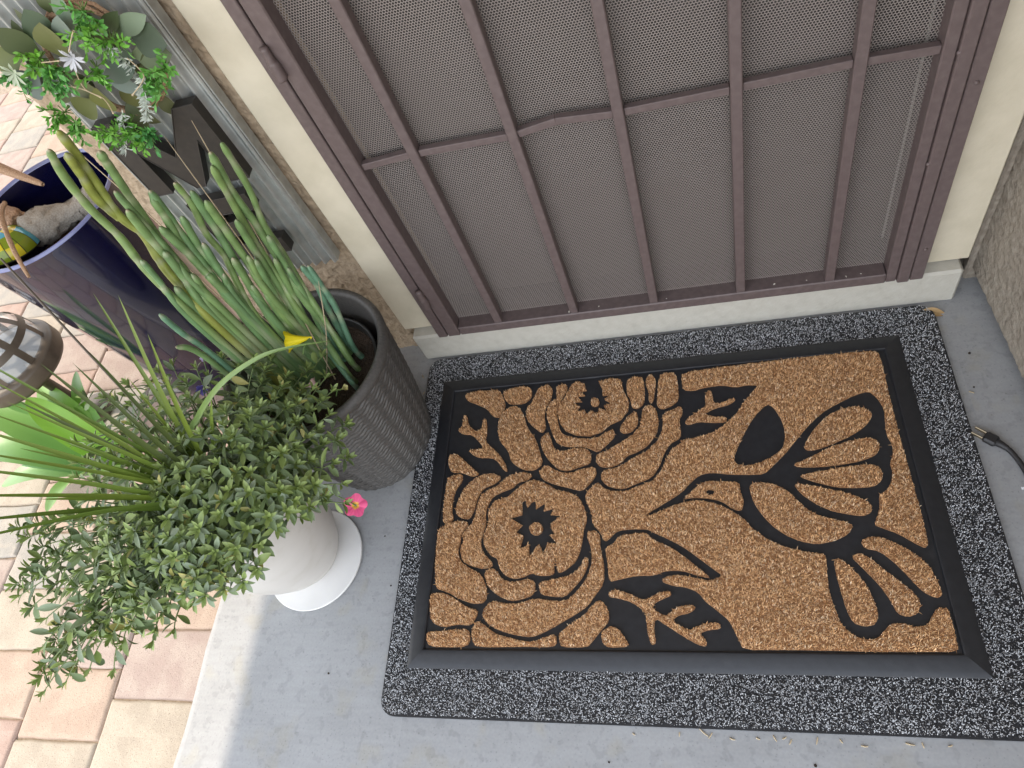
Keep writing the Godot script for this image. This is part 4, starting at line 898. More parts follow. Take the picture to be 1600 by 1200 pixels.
# ---------- mats ----------
func _mats() -> void:
	var t := thing("flecked_mat", "black and white flecked outdoor mat beneath the coir doormat", "mat", Vector3(-0.042, 0.0, 0.006))
	var W := 1.026
	var D := 0.742
	var outline := PackedVector2Array()
	for c: Array in [[W - 0.028, D - 0.028, 0.0], [0.028, D - 0.028, 0.5], [0.028, 0.028, 1.0], [W - 0.028, 0.028, 1.5]]:
		for k in 6:
			var a: float = (c[2] + 0.1 * k) * PI
			outline.append(Vector2(c[0] + cos(a) * 0.028, c[1] + sin(a) * 0.028))
	var b := Mesher.new()
	b.prism(outline, 0.0005, 0.0065)
	part(t, "backing", b.done(), M.rubber)
	var inset := Geometry2D.offset_polygon(outline, -0.003)[0]
	var pile := Mesher.new()
	pile.colored = true
	var wob := noise(81, 9.0)
	for k in 210000:
		var x := rng.randf_range(0.003, W - 0.003)
		var z := rng.randf_range(0.003, D - 0.003)
		if x > 0.062 and x < 0.936 and z > 0.087 and z < 0.642: continue
		if not Geometry2D.is_point_in_polygon(Vector2(x, z), inset): continue
		var f := rng.randf()
		var pale: bool = f < 0.74 + 0.05 * wob.get_noise_2d(x, z)
		pile.tint = Color(.68, .69, .71) * rng.randf_range(0.5, 1.12) if pale else Color(.018, .019, .022) * rng.randf_range(0.6, 2.2)
		var a := rng.randf() * TAU
		var l := rng.randf_range(0.0014, 0.0032)
		var tilt := rng.randf_range(0.3, 1.25)
		var d := Vector3(cos(a) * sin(tilt), cos(tilt), sin(a) * sin(tilt))
		var s := Vector3(-sin(a), 0, cos(a)) * rng.randf_range(0.00032, 0.00058)
		var o := Vector3(x, 0.0063 + rng.randf_range(0, 0.0022) + (0.0011 if pale else 0.0), z)
		var e := pile.v.size()
		pile.vert(o - s); pile.vert(o + s); pile.vert(o + d * l + s * 0.8); pile.vert(o + d * l - s * 0.8)
		pile.tri(e, e + 2, e + 1); pile.tri(e, e + 3, e + 2)
	part(t, "pile", pile.done(false), M.fibre)
	# coir doormat: black moulded rubber tray with coir set into it
	var m := thing("coir_doormat", "coir doormat with hummingbird and flowers in a black rubber frame", "doormat", Vector3(0.0, 0.0105, 0.0715))
	var base := Mesher.new()
	base.box(Vector3(0.457, 0.002, 0.2985), Vector3(0.896, 0.004, 0.580), 0.001)
	part(m, "rubber_base", base.done(), M.rubber)
	var fr := Mesher.new()
	var prof := [Vector2(0.0, -0.0005), Vector2(0.0015, 0.0012), Vector2(0.010, 0.0042), Vector2(0.022, 0.0072), Vector2(0.0285, 0.0082), Vector2(0.0305, 0.0080), Vector2(0.0318, 0.0070), Vector2(0.0325, 0.0035)]
	var cor := [Vector2(0, 0), Vector2(0.914, 0), Vector2(0.914, 0.5985), Vector2(0, 0.5985)]
	for e in 4:
		var a: Vector2 = cor[e]
		var c: Vector2 = cor[(e + 1) % 4]
		var along := (c - a).normalized()
		var inn := Vector2(-along.y, along.x)
		var Q := PackedVector3Array()
		for q: Vector2 in prof:
			var p0 := a + (along + inn) * q.x
			var p1 := c + (-along + inn) * q.x
			Q.append(Vector3(p0.x, q.y, p0.y)); Q.append(Vector3(p1.x, q.y, p1.y))
		fr.sheet(Q, prof.size(), 2, false, true)
	part(m, "frame", fr.done(), M.rubber)
	var clump := noise(83, 75.0, FastNoiseLite.TYPE_SIMPLEX_SMOOTH, 2)
	var hue := noise(84, 12.0, FastNoiseLite.TYPE_SIMPLEX_SMOOTH, 3)
	var pal := [Color(.70, .43, .21), Color(.61, .345, .155), Color(.79, .54, .31), Color(.45, .235, .10), Color(.86, .67, .46), Color(.24, .12, .05)]
	for raw: Array in COIR:
		var p := PackedVector2Array()
		for k in range(0, raw.size(), 2): p.append(Vector2(raw[k], raw[k + 1]) * 0.001)
		var pad := Mesher.new()
		pad.colored = true
		pad.tint = Color(.28, .14, .06)
		pad.prism(p, 0.0035, 0.0072)
		var box := Rect2(p[0], Vector2.ZERO)
		for q in p: box = box.expand(q)
		for k in int(box.get_area() * 480000.0):
			var q := box.position + Vector2(rng.randf(), rng.randf()) * box.size
			if not Geometry2D.is_point_in_polygon(q, p): continue
			_strand(pad, q, clump, hue, pal, 0.0, p)
		for k in p.size():      # a ragged fringe along the cut edge
			var a := p[k]
			var c := p[(k + 1) % p.size()]
			for f in int((c - a).length() / 0.0007): _strand(pad, a.lerp(c, rng.randf()), clump, hue, pal, 0.6, p)
		part(m, "coir_pad", pad.done(false), M.fibre)

func _strand(pad: Mesher, q: Vector2, clump: FastNoiseLite, hue: FastNoiseLite, pal: Array, low: float, inside: PackedVector2Array) -> void:
	var w := clump.get_noise_2d(q.x, q.y)
	var a := clump.get_noise_2d(q.x + 7.0, q.y) * 9.0 + rng.randf_range(-1.3, 1.3)
	var tilt := clampf(0.75 + rng.randfn(0.0, 0.38), 0.05, 1.4)
	var l := rng.randf_range(0.0045, 0.0085) * (1.0 - low * 0.45)
	var hv := hue.get_noise_2d(q.x, q.y)
	var pick := int(clampf(rng.randfn(1.7 + hv * 1.5 + 1.6 * clump.get_noise_2d(q.x * 2.3, q.y * 2.3 + 4.0), 1.75), 0, 5.99))
	pad.tint = (pal[pick] as Color) * rng.randf_range(0.8, 1.25)
	var d := Vector3(cos(a) * sin(tilt), cos(tilt), sin(a) * sin(tilt))
	if low > 0.0 or rng.randf() > 0.05 and not Geometry2D.is_point_in_polygon(q + Vector2(d.x, d.z) * l, inside):
		tilt = rng.randf_range(0.0, 0.22)
		d = Vector3(cos(a) * sin(tilt), cos(tilt), sin(a) * sin(tilt))
		l *= 0.62
	var s := Vector3(-sin(a), 0, cos(a)) * rng.randf_range(0.00028, 0.00060)
	var o := Vector3(q.x, 0.0060 + w * 0.0026 + rng.randf_range(-0.0005, 0.0015) - low * 0.0018, q.y)
	var e := pad.v.size()
	var bend := o + d * l * 0.55 + Vector3(0, 0.0004, 0)
	var tip := o + d * l + Vector3(rng.randf_range(-1, 1), -0.4, rng.randf_range(-1, 1)) * 0.0009
	pad.vert(o - s); pad.vert(o + s); pad.vert(bend + s); pad.vert(bend - s); pad.vert(tip)
	pad.tri(e, e + 2, e + 1); pad.tri(e, e + 3, e + 2); pad.tri(e + 3, e + 4, e + 2)

# ---------- planters ----------
func _woven_planter() -> void:
	var c := Vector3(-0.139, 0, 0.197)
	var t := thing("woven_planter", "dark grey woven-look round planter beside the door", "planter", c)
	var b := Mesher.new()
	var P := PackedVector3Array()
	var rows := 250
	var segs := 360
	for r in rows:
		var f := float(r) / (rows - 1)
		var y := 0.001 + f * 0.312
		var rad := lerpf(0.118, 0.158, f) + 0.004 * sin(f * PI)
		for s in segs:
			var u := float(s) / segs
			var ln := y / 0.0102 + u * 9.0 + 0.25 * sin(TAU * u * 30.0)
			var strand := floorf(ln)
			var k := ln - strand
			var over := 0.55 + 0.45 * cos(TAU * (u * 30.0 + 0.5 * fposmod(strand, 2.0)))
			var bump := sqrt(maxf(0.0, 1.0 - pow(2.0 * k - 1.0, 2.0))) * (0.0030 + 0.0016 * over)
			var a := TAU * u
			P.append(Vector3(cos(a) * (rad + bump), y, sin(a) * (rad + bump)))
	b.sheet(P, rows, segs, true, true)
	part(t, "woven_wall", b.done(), M.resin)
	var rim := Mesher.new()
	rim.lathe([Vector2(0.157, 0.306), Vector2(0.163, 0.311), Vector2(0.1645, 0.319), Vector2(0.162, 0.327), Vector2(0.156, 0.3305), Vector2(0.150, 0.328), Vector2(0.1465, 0.321), Vector2(0.143, 0.27), Vector2(0.135, 0.20)], 72)
	part(t, "rim", rim.done(), M.resin)
	var pot := Mesher.new()
	pot.lathe([Vector2(0.118, 0.20), Vector2(0.124, 0.276), Vector2(0.127, 0.279), Vector2(0.1275, 0.283), Vector2(0.124, 0.2835), Vector2(0.1215, 0.281), Vector2(0.117, 0.24)], 56)
	part(t, "nursery_pot", pot.done(), M.nursery)
	var soil := Mesher.new()
	_soil_disc(soil, 0.136, 0.205, 91)
	part(t, "void_floor", soil.done(), M.nursery)
	var s2 := Mesher.new()
	_soil_disc(s2, 0.120, 0.262, 92)
	part(t, "soil", s2.done(), M.soil)
	var cac := thing("pencil_cactus", "tall clump of green pencil-stem succulent in the dark planter", "cactus", c + Vector3(0, 0.262, 0))
	var o := cac.position
	for k in CACTUS.size():
		var pts := []
		for q: Vector3 in triples(CACTUS[k]): pts.append(q - o)
		pts.reverse()
		var path := spline(pts, 5)
		var n := path.size()
		var rad := []
		var fat := rng.randf_range(0.0055, 0.0071)
		if k in [18, 19, 20, 21, 22]: fat = 0.0050
		var jw := rng.randf() * 6.0
		var st := Mesher.new()
		st.colored = true
		var total := 0.0
		for j in n:
			if j > 0: total += (path[j] - path[j - 1]).length()
			var f := float(j) / (n - 1)
			rad.append(fat * (1.0 + 0.05 * sin(total * 48.0 + jw)) * (1.0 - 0.12 * f) * (0.88 if j % 6 == 3 else 1.0))
		rad[n - 1] = fat * 0.55
		var endp: Vector3 = path[n - 1] + (path[n - 1] - path[n - 2]).normalized() * fat * 0.55
		path.append(endp)
		rad.append(fat * 0.12)
		var green := Color(.125, .225, .095).lerp(Color(.175, .26, .085), rng.randf())
		if k in [1, 2]: green = Color(.25, .28, .06)
		if k in [11, 12, 18, 19, 20]: green = Color(.12, .235, .145)
		st.tube(path, rad, 12, true)
		for j in st.v.size():
			var ring := j / 12
			var w := green * (1.0 + 0.16 * sin(ring * 2.3 + k) + rng.randf_range(-.04, .04))
			if ring % 6 == 3: w = w.lerp(Color(.36, .37, .24), 0.55)
			if ring >= n and k % 3 == 0: w = Color(.40, .33, .22)
			st.c[j] = w
		part(cac, "stem", st.done(), M.cactus)
	for q: Array in [[-0.32, 0.78, 0.06, -0.13, 0.27, 0.19], [-0.20, 0.70, 0.02, -0.12, 0.27, 0.18], [-0.13, 0.72, 0.03, -0.10, 0.27, 0.21], [-0.22, 0.56, 0.16, -0.16, 0.27, 0.20], [-0.05, 0.45, 0.13, -0.12, 0.27, 0.20]]:
		var d := Mesher.new()
		var a := Vector3(q[0], q[1], q[2]) - o
		var e := Vector3(q[3], q[4], q[5]) - o
		d.tube(spline([e, e.lerp(a, 0.5) + Vector3(0.008, 0, 0.006), a], 5), [.0013, .0012, .0012, .0012, .0011, .0011, .0010, .0010, .0009, .0008, .0004], 5)
		part(cac, "dried_stem", d.done(), M.straw)

func _soil_disc(b: Mesher, r: float, y: float, seed_: int) -> void:
	var n := noise(seed_, 40.0)
	var P := PackedVector3Array()
	for k in 16:
		for s in 40:
			var a := TAU * s / 40
			var q := r * k / 15.0
			P.append(Vector3(cos(a) * q, y + n.get_noise_2d(cos(a) * q, sin(a) * q) * 0.006, sin(a) * q))
	b.sheet(P, 16, 40, true, false)

func _blue_planter() -> void:
	var c := Vector3(-0.71, -0.031, -0.115)
	var t := thing("blue_planter", "tall cobalt blue glazed planter standing on the pavers", "planter", c)
	var b := Mesher.new()
	var prof := [Vector2(0.0, 0.0), Vector2(0.118, 0.001), Vector2(0.122, 0.006), Vector2(0.125, 0.03), Vector2(0.134, 0.13), Vector2(0.145, 0.26), Vector2(0.156, 0.39), Vector2(0.166, 0.50), Vector2(0.169, 0.545), Vector2(0.1705, 0.556)]
	b.lathe(prof, 96)
	part(t, "body", b.done(), M.glaze)
	var rim := Mesher.new()
	rim.lathe([Vector2(0.1705, 0.556), Vector2(0.1700, 0.5605), Vector2(0.1670, 0.5625), Vector2(0.1635, 0.5605), Vector2(0.1625, 0.556)], 96)
	part(t, "rim", rim.done(), M.rimglaze)
	var ins := Mesher.new()
	ins.lathe([Vector2(0.1625, 0.556), Vector2(0.160, 0.52), Vector2(0.154, 0.43), Vector2(0.148, 0.36)], 96)
	part(t, "inner_wall", ins.done(), M.glaze)
	var earth := Mesher.new()
	_soil_disc(earth, 0.154, 0.425, 95)
	part(t, "soil", earth.done(), M.soil)
	# dead wood lying in the planter
	var dw := thing("driftwood_stump", "grey weathered driftwood stump lying in the blue planter", "driftwood", Vector3(-0.70, 0.40, -0.11))
	var g := Mesher.new()
	var path := spline([Vector3(-.055, .10, .03), Vector3(-.01, .09, -.005), Vector3(.045, .085, -.035), Vector3(.085, .075, -.07)], 8)
	var rad := []
	var nn := noise(97, 30.0)
	for k in path.size(): rad.append(0.030 + 0.008 * sin(k * 0.35) + 0.004 * nn.get_noise_1d(k * 0.4))
	g.tube(path, rad, 22)
	for k in g.v.size(): g.v[k] += Vector3(nn.get_noise_3dv(g.v[k] * 2.5), nn.get_noise_3dv(g.v[k] * 2.5 + Vector3(9, 0, 0)), 0) * 0.012
	part(dw, "trunk", g.done(), M.wood)
	var st := thing("dry_stalk", "split tan dry stalk leaning across the blue planter", "dead branch", Vector3(-0.80, 0.56, -0.20))
	g = Mesher.new()
	g.tube(spline([Vector3(-.26, .10, -.075), Vector3(-.11, .06, -.04), Vector3(-.02, .015, -.01), Vector3(.085, -.02, .03)], 6), [.022, .022, .021, .021, .02, .02, .019, .018, .017, .016, .015, .013, .011, .010, .009, .008, .007, .006, .004], 12)
	part(st, "stalk", g.done(), M.husk)
	var lg := thing("husky_log", "shaggy brown log end inside the blue planter rim", "log", Vector3(-0.80, 0.48, -0.13))
	g = Mesher.new()
	g.tube(spline([Vector3(-.13, .0, -.055), Vector3(-.04, .02, .0), Vector3(.05, .03, .045)], 8), [.03, .03, .031, .032, .032, .033, .033, .034, .034, .033, .032, .031, .030, .030, .029, .028, .024], 20)
	for k in g.v.size(): g.v[k] += Vector3(nn.get_noise_3dv(g.v[k] * 4.0), nn.get_noise_3dv(g.v[k] * 4.0 + Vector3(5, 0, 0)), nn.get_noise_3dv(g.v[k] * 4.0 + Vector3(0, 5, 0))) * 0.012
	part(lg, "log", g.done(), M.husk)
	var tw := thing("brown_twig", "thin brown twig hooked over the blue planter rim", "twig", Vector3(-0.66, 0.50, 0.03))
	g = Mesher.new()
	g.tube(spline([Vector3(-.09, .065, -.13), Vector3(-.055, .075, -.075), Vector3(-.005, .055, .0), Vector3(.02, .02, .045)], 5), [.0045, .005, .005, .005, .0055, .005, .0055, .005, .0045, .005, .0045, .0045, .004, .004, .0035, .003], 8)
	part(tw, "stem", g.done(), M.husk)
	# small hand-painted bowl wedged inside the rim
	var bw := thing("painted_bowl", "small hand-painted yellow red and green ceramic bowl in the planter", "bowl", Vector3(-0.770, 0.500, -0.035))
	bw.rotation = Vector3(PI - 0.25, 0.2, 0.1)
	var cols := [Color(.62, .50, .03), Color(.20, .27, .02), Color(.55, .085, .05), Color(.16, .25, .02), Color(.62, .52, .03), Color(.07, .38, .52), Color(.60, .50, .04), Color(.22, .28, .02), Color(.55, .12, .07), Color(.20, .28, .02), Color(.10, .40, .55), Color(.58, .48, .03)]
	for k in 12:
		var w := Mesher.new()
		w.colored = true
		for ring in 3:
			w.tint = cols[(k * (ring + 1) + ring * 5) % 12]
			var Q := PackedVector3Array()
			for r in 4:
				var f := (ring * 3 + r) / 9.0
				for s in 4:
					var a := TAU * (k + 0.03 + s * 0.94 / 3.0) / 12
					var rr := 0.012 + 0.046 * sin(f * PI * 0.5)
					Q.append(Vector3(cos(a) * rr, -0.045 * cos(f * PI * 0.5), sin(a) * rr))
			w.sheet(Q, 4, 4, false, true)
		part(bw, "painted_panel", w.done(), M.paint)
	var core := Mesher.new()
	core.lathe([Vector2(0.0, -0.0445), Vector2(0.012, -0.0442), Vector2(0.036, -0.037), Vector2(0.0535, -0.018), Vector2(0.0572, 0.0), Vector2(0.058, 0.003), Vector2(0.055, 0.003), Vector2(0.050, -0.016), Vector2(0.03, -0.034), Vector2(0.0, -0.040)], 48)
	part(bw, "shell", core.done(), M.iron)

func _white_pot() -> void:
	var t := thing("pot_saucer", "round flat white saucer under the white pot", "saucer", Vector3(-0.235, 0, 0.465))
	var b := Mesher.new()
	b.lathe([Vector2(0.0, 0.0008), Vector2(0.098, 0.0008), Vector2(0.1025, 0.003), Vector2(0.104, 0.008), Vector2(0.1025, 0.0095), Vector2(0.100, 0.0085), Vector2(0.0, 0.0075)], 72)
	part(t, "dish", b.done(), M.white)
	var p := thing("white_pot", "smooth rounded white pot holding the trailing flowers", "pot", Vector3(-0.258, 0.0085, 0.452))
	b = Mesher.new()
	b.lathe([Vector2(0.0, 0.0), Vector2(0.066, 0.0), Vector2(0.073, 0.003), Vector2(0.088, 0.03), Vector2(0.103, 0.07), Vector2(0.114, 0.11), Vector2(0.1205, 0.15), Vector2(0.1225, 0.185), Vector2(0.1220, 0.22), Vector2(0.1205, 0.255), Vector2(0.1195, 0.266), Vector2(0.1175, 0.268), Vector2(0.115, 0.265), Vector2(0.114, 0.245), Vector2(0.111, 0.21)], 96)
	part(p, "bowl", b.done(), M.cream)
	var s := Mesher.new()
	_soil_disc(s, 0.113, 0.240, 96)
	part(p, "soil", s.done(), M.soil)

func _petunia() -> void:
	var root := Vector3(-0.248, 0.25, 0.462)
	var t := thing("trailing_petunia", "bushy trailing petunia spilling out of the white pot", "plant", root)
	var leaves := []       # [transform, tone, distance to the eye]
	var stems := Mesher.new()
	stems.colored = true
	var greens := [Color(.135, .188, .082), Color(.172, .235, .098), Color(.22, .29, .090), Color(.205, .258, .158)]
	var tips := triples(SHOOTS)
	for tip: Vector3 in tips:
		var q := tip - root
		var a := rng.randf() * TAU
		var st := Vector3(cos(a), 0, sin(a)) * rng.randf_range(0.01, 0.095) + Vector3(0, 0.0, 0)
		st = st.lerp(Vector3(q.x, 0, q.z).limit_length(0.10), 0.6)
		var mid := st.lerp(q, 0.5) + Vector3(0, 0.05 + 0.10 * clampf(0.12 - q.y, 0, 0.25) * 3.0, 0)
		var path := []
		for k in 13:
			var f := k / 12.0
			path.append(st.lerp(mid, f).lerp(mid.lerp(q, f), f))
		var rad := []
		for k in 13: rad.append(lerpf(0.0019, 0.0009, k / 12.0))
		stems.tint = Color(.13, .18, .06) * rng.randf_range(0.8, 1.2)
		stems.tube(path, rad, 5, false)
		var len_ := (q - st).length()
		var count := int(6 + len_ * 25)
		for k in count:
			var f := 0.22 + 0.78 * float(k) / count
			var pos := st.lerp(mid, f).lerp(mid.lerp(q, f), f)
			var dir := (mid - st).lerp(q - mid, f).normalized()
			var up := Vector3(rng.randf_range(-.7, .7), 1, rng.randf_range(-.7, .7))
			var side := dir.cross(Vector3.UP).normalized()
			var around := k * 2.4 + rng.randf_range(-.4, .4)
			var out := (side * cos(around) + side.cross(dir) * sin(around)).normalized()
			var ld := (out + dir * rng.randf_range(0.1, 0.8) + Vector3(0, rng.randf_range(-.35, .3), 0)).normalized()
			leaves.append(_leaf_at(pos, ld, up, rng.randf_range(0.018, 0.046) * lerpf(1.15, 0.75, f), rng.randf_range(0.28, 0.44), root))
		var tuft := 11 if rng.randf() < 0.55 else 5
		for k in tuft:        # a tuft of young leaves at the tip
			var dir := (q - mid).normalized().lerp(Vector3.UP, 0.35).normalized()
			var side := dir.cross(Vector3.RIGHT).normalized()
			var a2 := k * 2.4 + rng.randf_range(-.2, .2)
			var out := side * cos(a2) + side.cross(dir) * sin(a2)
			var ld := (dir * (1.1 - 0.09 * k) + out * (0.35 + 0.07 * k)).normalized()
			var l := _leaf_at(q - dir * 0.001 * k, ld, dir + out * -0.2, rng.randf_range(0.011, 0.017) + 0.0011 * k, 0.34, root)
			l[1] = 2 if k < 6 else l[1]
			leaves.append(l)
	part(t, "stems", stems.done(), M.petunia)
	leaves.sort_custom(func(x, y): return x[2] < y[2])
	var shapes := []
	for k in 8:
		var b := Mesher.new()
		b.colored = true
		b.tint = greens[k % 4]
		b.leaf(Vector3.ZERO, Vector3.UP, Vector3.BACK, 1.0, 1.0, 0.22, [0.10, 0.36][k / 4], 6, 0.54)
		shapes.append(b)
	var meshes := []
	for b: Mesher in shapes: meshes.append(b.done())
	var rest := Mesher.new()
	rest.colored = true
	for k in leaves.size():
		var l: Array = leaves[k]
		var which: int = l[1] + 4 * (k % 2)
		if k < 300:
			var o := part(t, "leaf", meshes[which], M.petunia)
			o.transform = l[0]
		else:
			var src: Mesher = shapes[which]
			var first := rest.v.size()
			rest.tint = greens[l[1]] * rng.randf_range(0.7, 1.3)
			if rng.randf() < 0.03: rest.tint = Color(.36, .33, .10)
			for q in src.v: rest.vert(l[0] * q)
			for q in src.i: rest.i.append(first + q)
	var f := part(t, "foliage", rest.done(), M.petunia)
	f.set_meta("kind", "stuff")
	_flower(t, Vector3(-0.050, 0.200, 0.434) - root, Vector3(0.40, 0.75, 0.35), 0.0215, Color(.72, .085, .22), Color(.75, .45, .04), 0.22, Vector3(-0.062, 0.25, 0.434) - root)
	_flower(t, Vector3(-0.076, 0.372, 0.281) - root, Vector3(-0.55, 0.55, -0.35), 0.013, Color(.62, .42, .40), Color(.70, .62, .20), 1.3, Vector3(-0.068, 0.34, 0.295) - root)
	_flower(t, Vector3(-0.118, 0.402, 0.212) - root, Vector3(-0.75, 0.15, 0.15), 0.020, Color(.80, .66, .012), Color(.76, .60, .01), 1.9, Vector3(-0.09, 0.39, 0.235) - root)
	_flower(t, Vector3(-0.306, 0.380, 0.209) - root, Vector3(-0.3, -0.6, 0.2), 0.009, Color(.33, .25, .42), Color(.55, .48, .12), 1.8, Vector3(-0.295, 0.37, 0.24) - root)
	_flower(t, Vector3(-0.309, 0.360, 0.264) - root, Vector3(0.2, 0.3, 0.6), 0.011, Color(.20, .16, .55), Color(.30, .25, .45), 1.4, Vector3(-0.30, 0.34, 0.29) - root)
	_flower(t, Vector3(-0.522, 0.300, 0.459) - root, Vector3(-0.3, 0.8, 0.1), 0.008, Color(.76, .70, .10), Color(.7, .6, .05), 1.0, Vector3(-0.51, 0.28, 0.46) - root)
	_flower(t, Vector3(-0.034, 0.330, 0.270) - root, Vector3(0.8, 0.4, 0.0), 0.006, Color(.55, .52, .22), Color(.5, .5, .15), 2.2, Vector3(-0.055, 0.32, 0.28) - root)

func _leaf_at(pos: Vector3, dir: Vector3, up: Vector3, l: float, ratio: float, root: Vector3) -> Array:
	var y := dir.normalized()
	var x := y.cross(up).normalized()
	var z := x.cross(y)
	return [Transform3D(Basis(x * l * ratio, y * l, z * l * 0.7), pos), rng.randi_range(0, 3), (pos + y * l * 0.5 + root).distance_to(CAM)]

# trumpet flower; depth stretches the throat
func _flower(t: Node3D, at: Vector3, face: Vector3, r: float, petal: Color, throat: Color, depth: float, from: Vector3) -> void:
	var b := Mesher.new()
	b.colored = true
	var z := face.normalized()
	var x := z.cross(Vector3.UP).normalized()
	var y := z.cross(x)
	var rows := 9
	var segs := 40
	var P := PackedVector3Array()
	var C := []
	for k in rows:
		var f := float(k) / (rows - 1)
		for s in segs:
			var a := TAU * s / segs
			var lobe := 1.0 - 0.20 * pow(absf(sin(a * 2.5)), 3.0) * f
			var rr := r * (0.10 + 0.90 * pow(f, 1.3)) * lobe
			var h := r * depth * (-1.1 * pow(1.0 - f, 1.5)) + r * 0.10 * f * cos(a * 5.0) * (0.6 + 0.4 * sin(a * 3.0 + r * 900))
			P.append(at + x * (cos(a) * rr) + y * (sin(a) * rr) + z * h)
			C.append(throat.lerp(petal, smoothstep(0.18, 0.42, f + 0.05 * cos(a * 5.0))) * (1.0 + 0.10 * sin(a * 15.0)))
	b.sheet(P, rows, segs, true, false)
	for k in C.size(): b.c[k] = C[k]
	var o := part(t, "flower", b.done(), M.petal)
	var stalk := Mesher.new()
	stalk.colored = true
	stalk.tint = Color(.13, .22, .06)
	stalk.tube(spline([from, from.lerp(at - z * r * depth * 1.05, 0.6) + Vector3(0, 0.006, 0), at - z * r * depth * 1.05], 4), [.0011, .0011, .0010, .0010, .0010, .0010, .0011, .0013, .0014], 6)
	part(o, "flower_stalk", stalk.done(), M.petunia)

func _blade(t: Node3D, called: String, pts: Array, width: float, col: Color, m: Material) -> void:
	var path := spline(pts, 6)
	var n := path.size()
	var b := Mesher.new()
	b.colored = true
	var P := PackedVector3Array()
	for k in n:
		var f := float(k) / (n - 1)
		var tdir: Vector3 = (path[mini(k + 1, n - 1)] - path[maxi(k - 1, 0)]).normalized()
		var side := tdir.cross(Vector3(CAM.x - 0.1, CAM.y, CAM.z) - t.position).normalized().rotated(tdir, 0.25 * sin(f * 3.0 + width * 9000.0))
		var w := width * 0.5 * (minf(1.0, 0.55 + f * 1.6) if f < 0.3 else 1.0) * pow(1.0 - pow(f, 2.6), 0.9)
		var up := side.cross(tdir)
		P.append(path[k] - side * w + up * w * 0.35); P.append(path[k]); P.append(path[k] + side * w + up * w * 0.35)
	b.tint = col
	b.sheet(P, n, 3, false, false)
	for k in b.c.size():
		b.c[k] = col * (0.92 + 0.16 * absf(sin(k * 1.7)))
	part(t, called, b.done(), m)

func _spike_plant() -> void:
	var base := Vector3(-0.25, 0.27, 0.452)
	var t := thing("spike_dracaena", "upright spiky grass-like dracaena in the white pot", "plant", base)
	var tips := triples(SPIKES)
	for k in tips.size():
		var tip: Vector3 = tips[k] - base
		var a := k * 2.4
		var st := Vector3(cos(a) * 0.010, 0.01, sin(a) * 0.010)
		var mid := st.lerp(tip, 0.5) + Vector3(0, 0.012 + rng.randf() * 0.012, 0)
		var col := Color(.115, .185, .035).lerp(Color(.17, .225, .035), rng.randf())
		if k in [2, 3, 4, 8]: col = Color(.075, .10, .030)
		_blade(t, "leaf", [st, mid, tip], rng.randf_range(0.0060, 0.0095), col, M.blade)
	_blade(t, "leaf", [Vector3.ZERO, Vector3(-.08, .11, .05), Vector3(-.22, .06, .14), Vector3(-0.516, 0.30, 0.626) - base], 0.009, Color(.13, .16, .04), M.blade)
	var arc := []
	for q: Array in [[-.246, .30, .44], [-.232, .42, .403], [-.186, .47, .387], [-.115, .52, .368], [-.048, .54, .345], [-.008, .53, .325], [.035, .49, .291]]: arc.append(Vector3(q[0], q[1], q[2]) - base)
	_blade(t, "leaf", arc, 0.009, Color(.16, .24, .07), M.blade)
	var d := Mesher.new()
	var p0 := Vector3(-.26, .30, .44) - base
	var p2 := Vector3(-.43, .69, .215) - base
	d.tube(spline([p0, p0.lerp(p2, 0.5), p2], 4), [.0022, .0022, .0021, .0021, .002, .002, .0019, .0018, .0016], 6)
	part(t, "dry_stalk", d.done(), M.bronze)

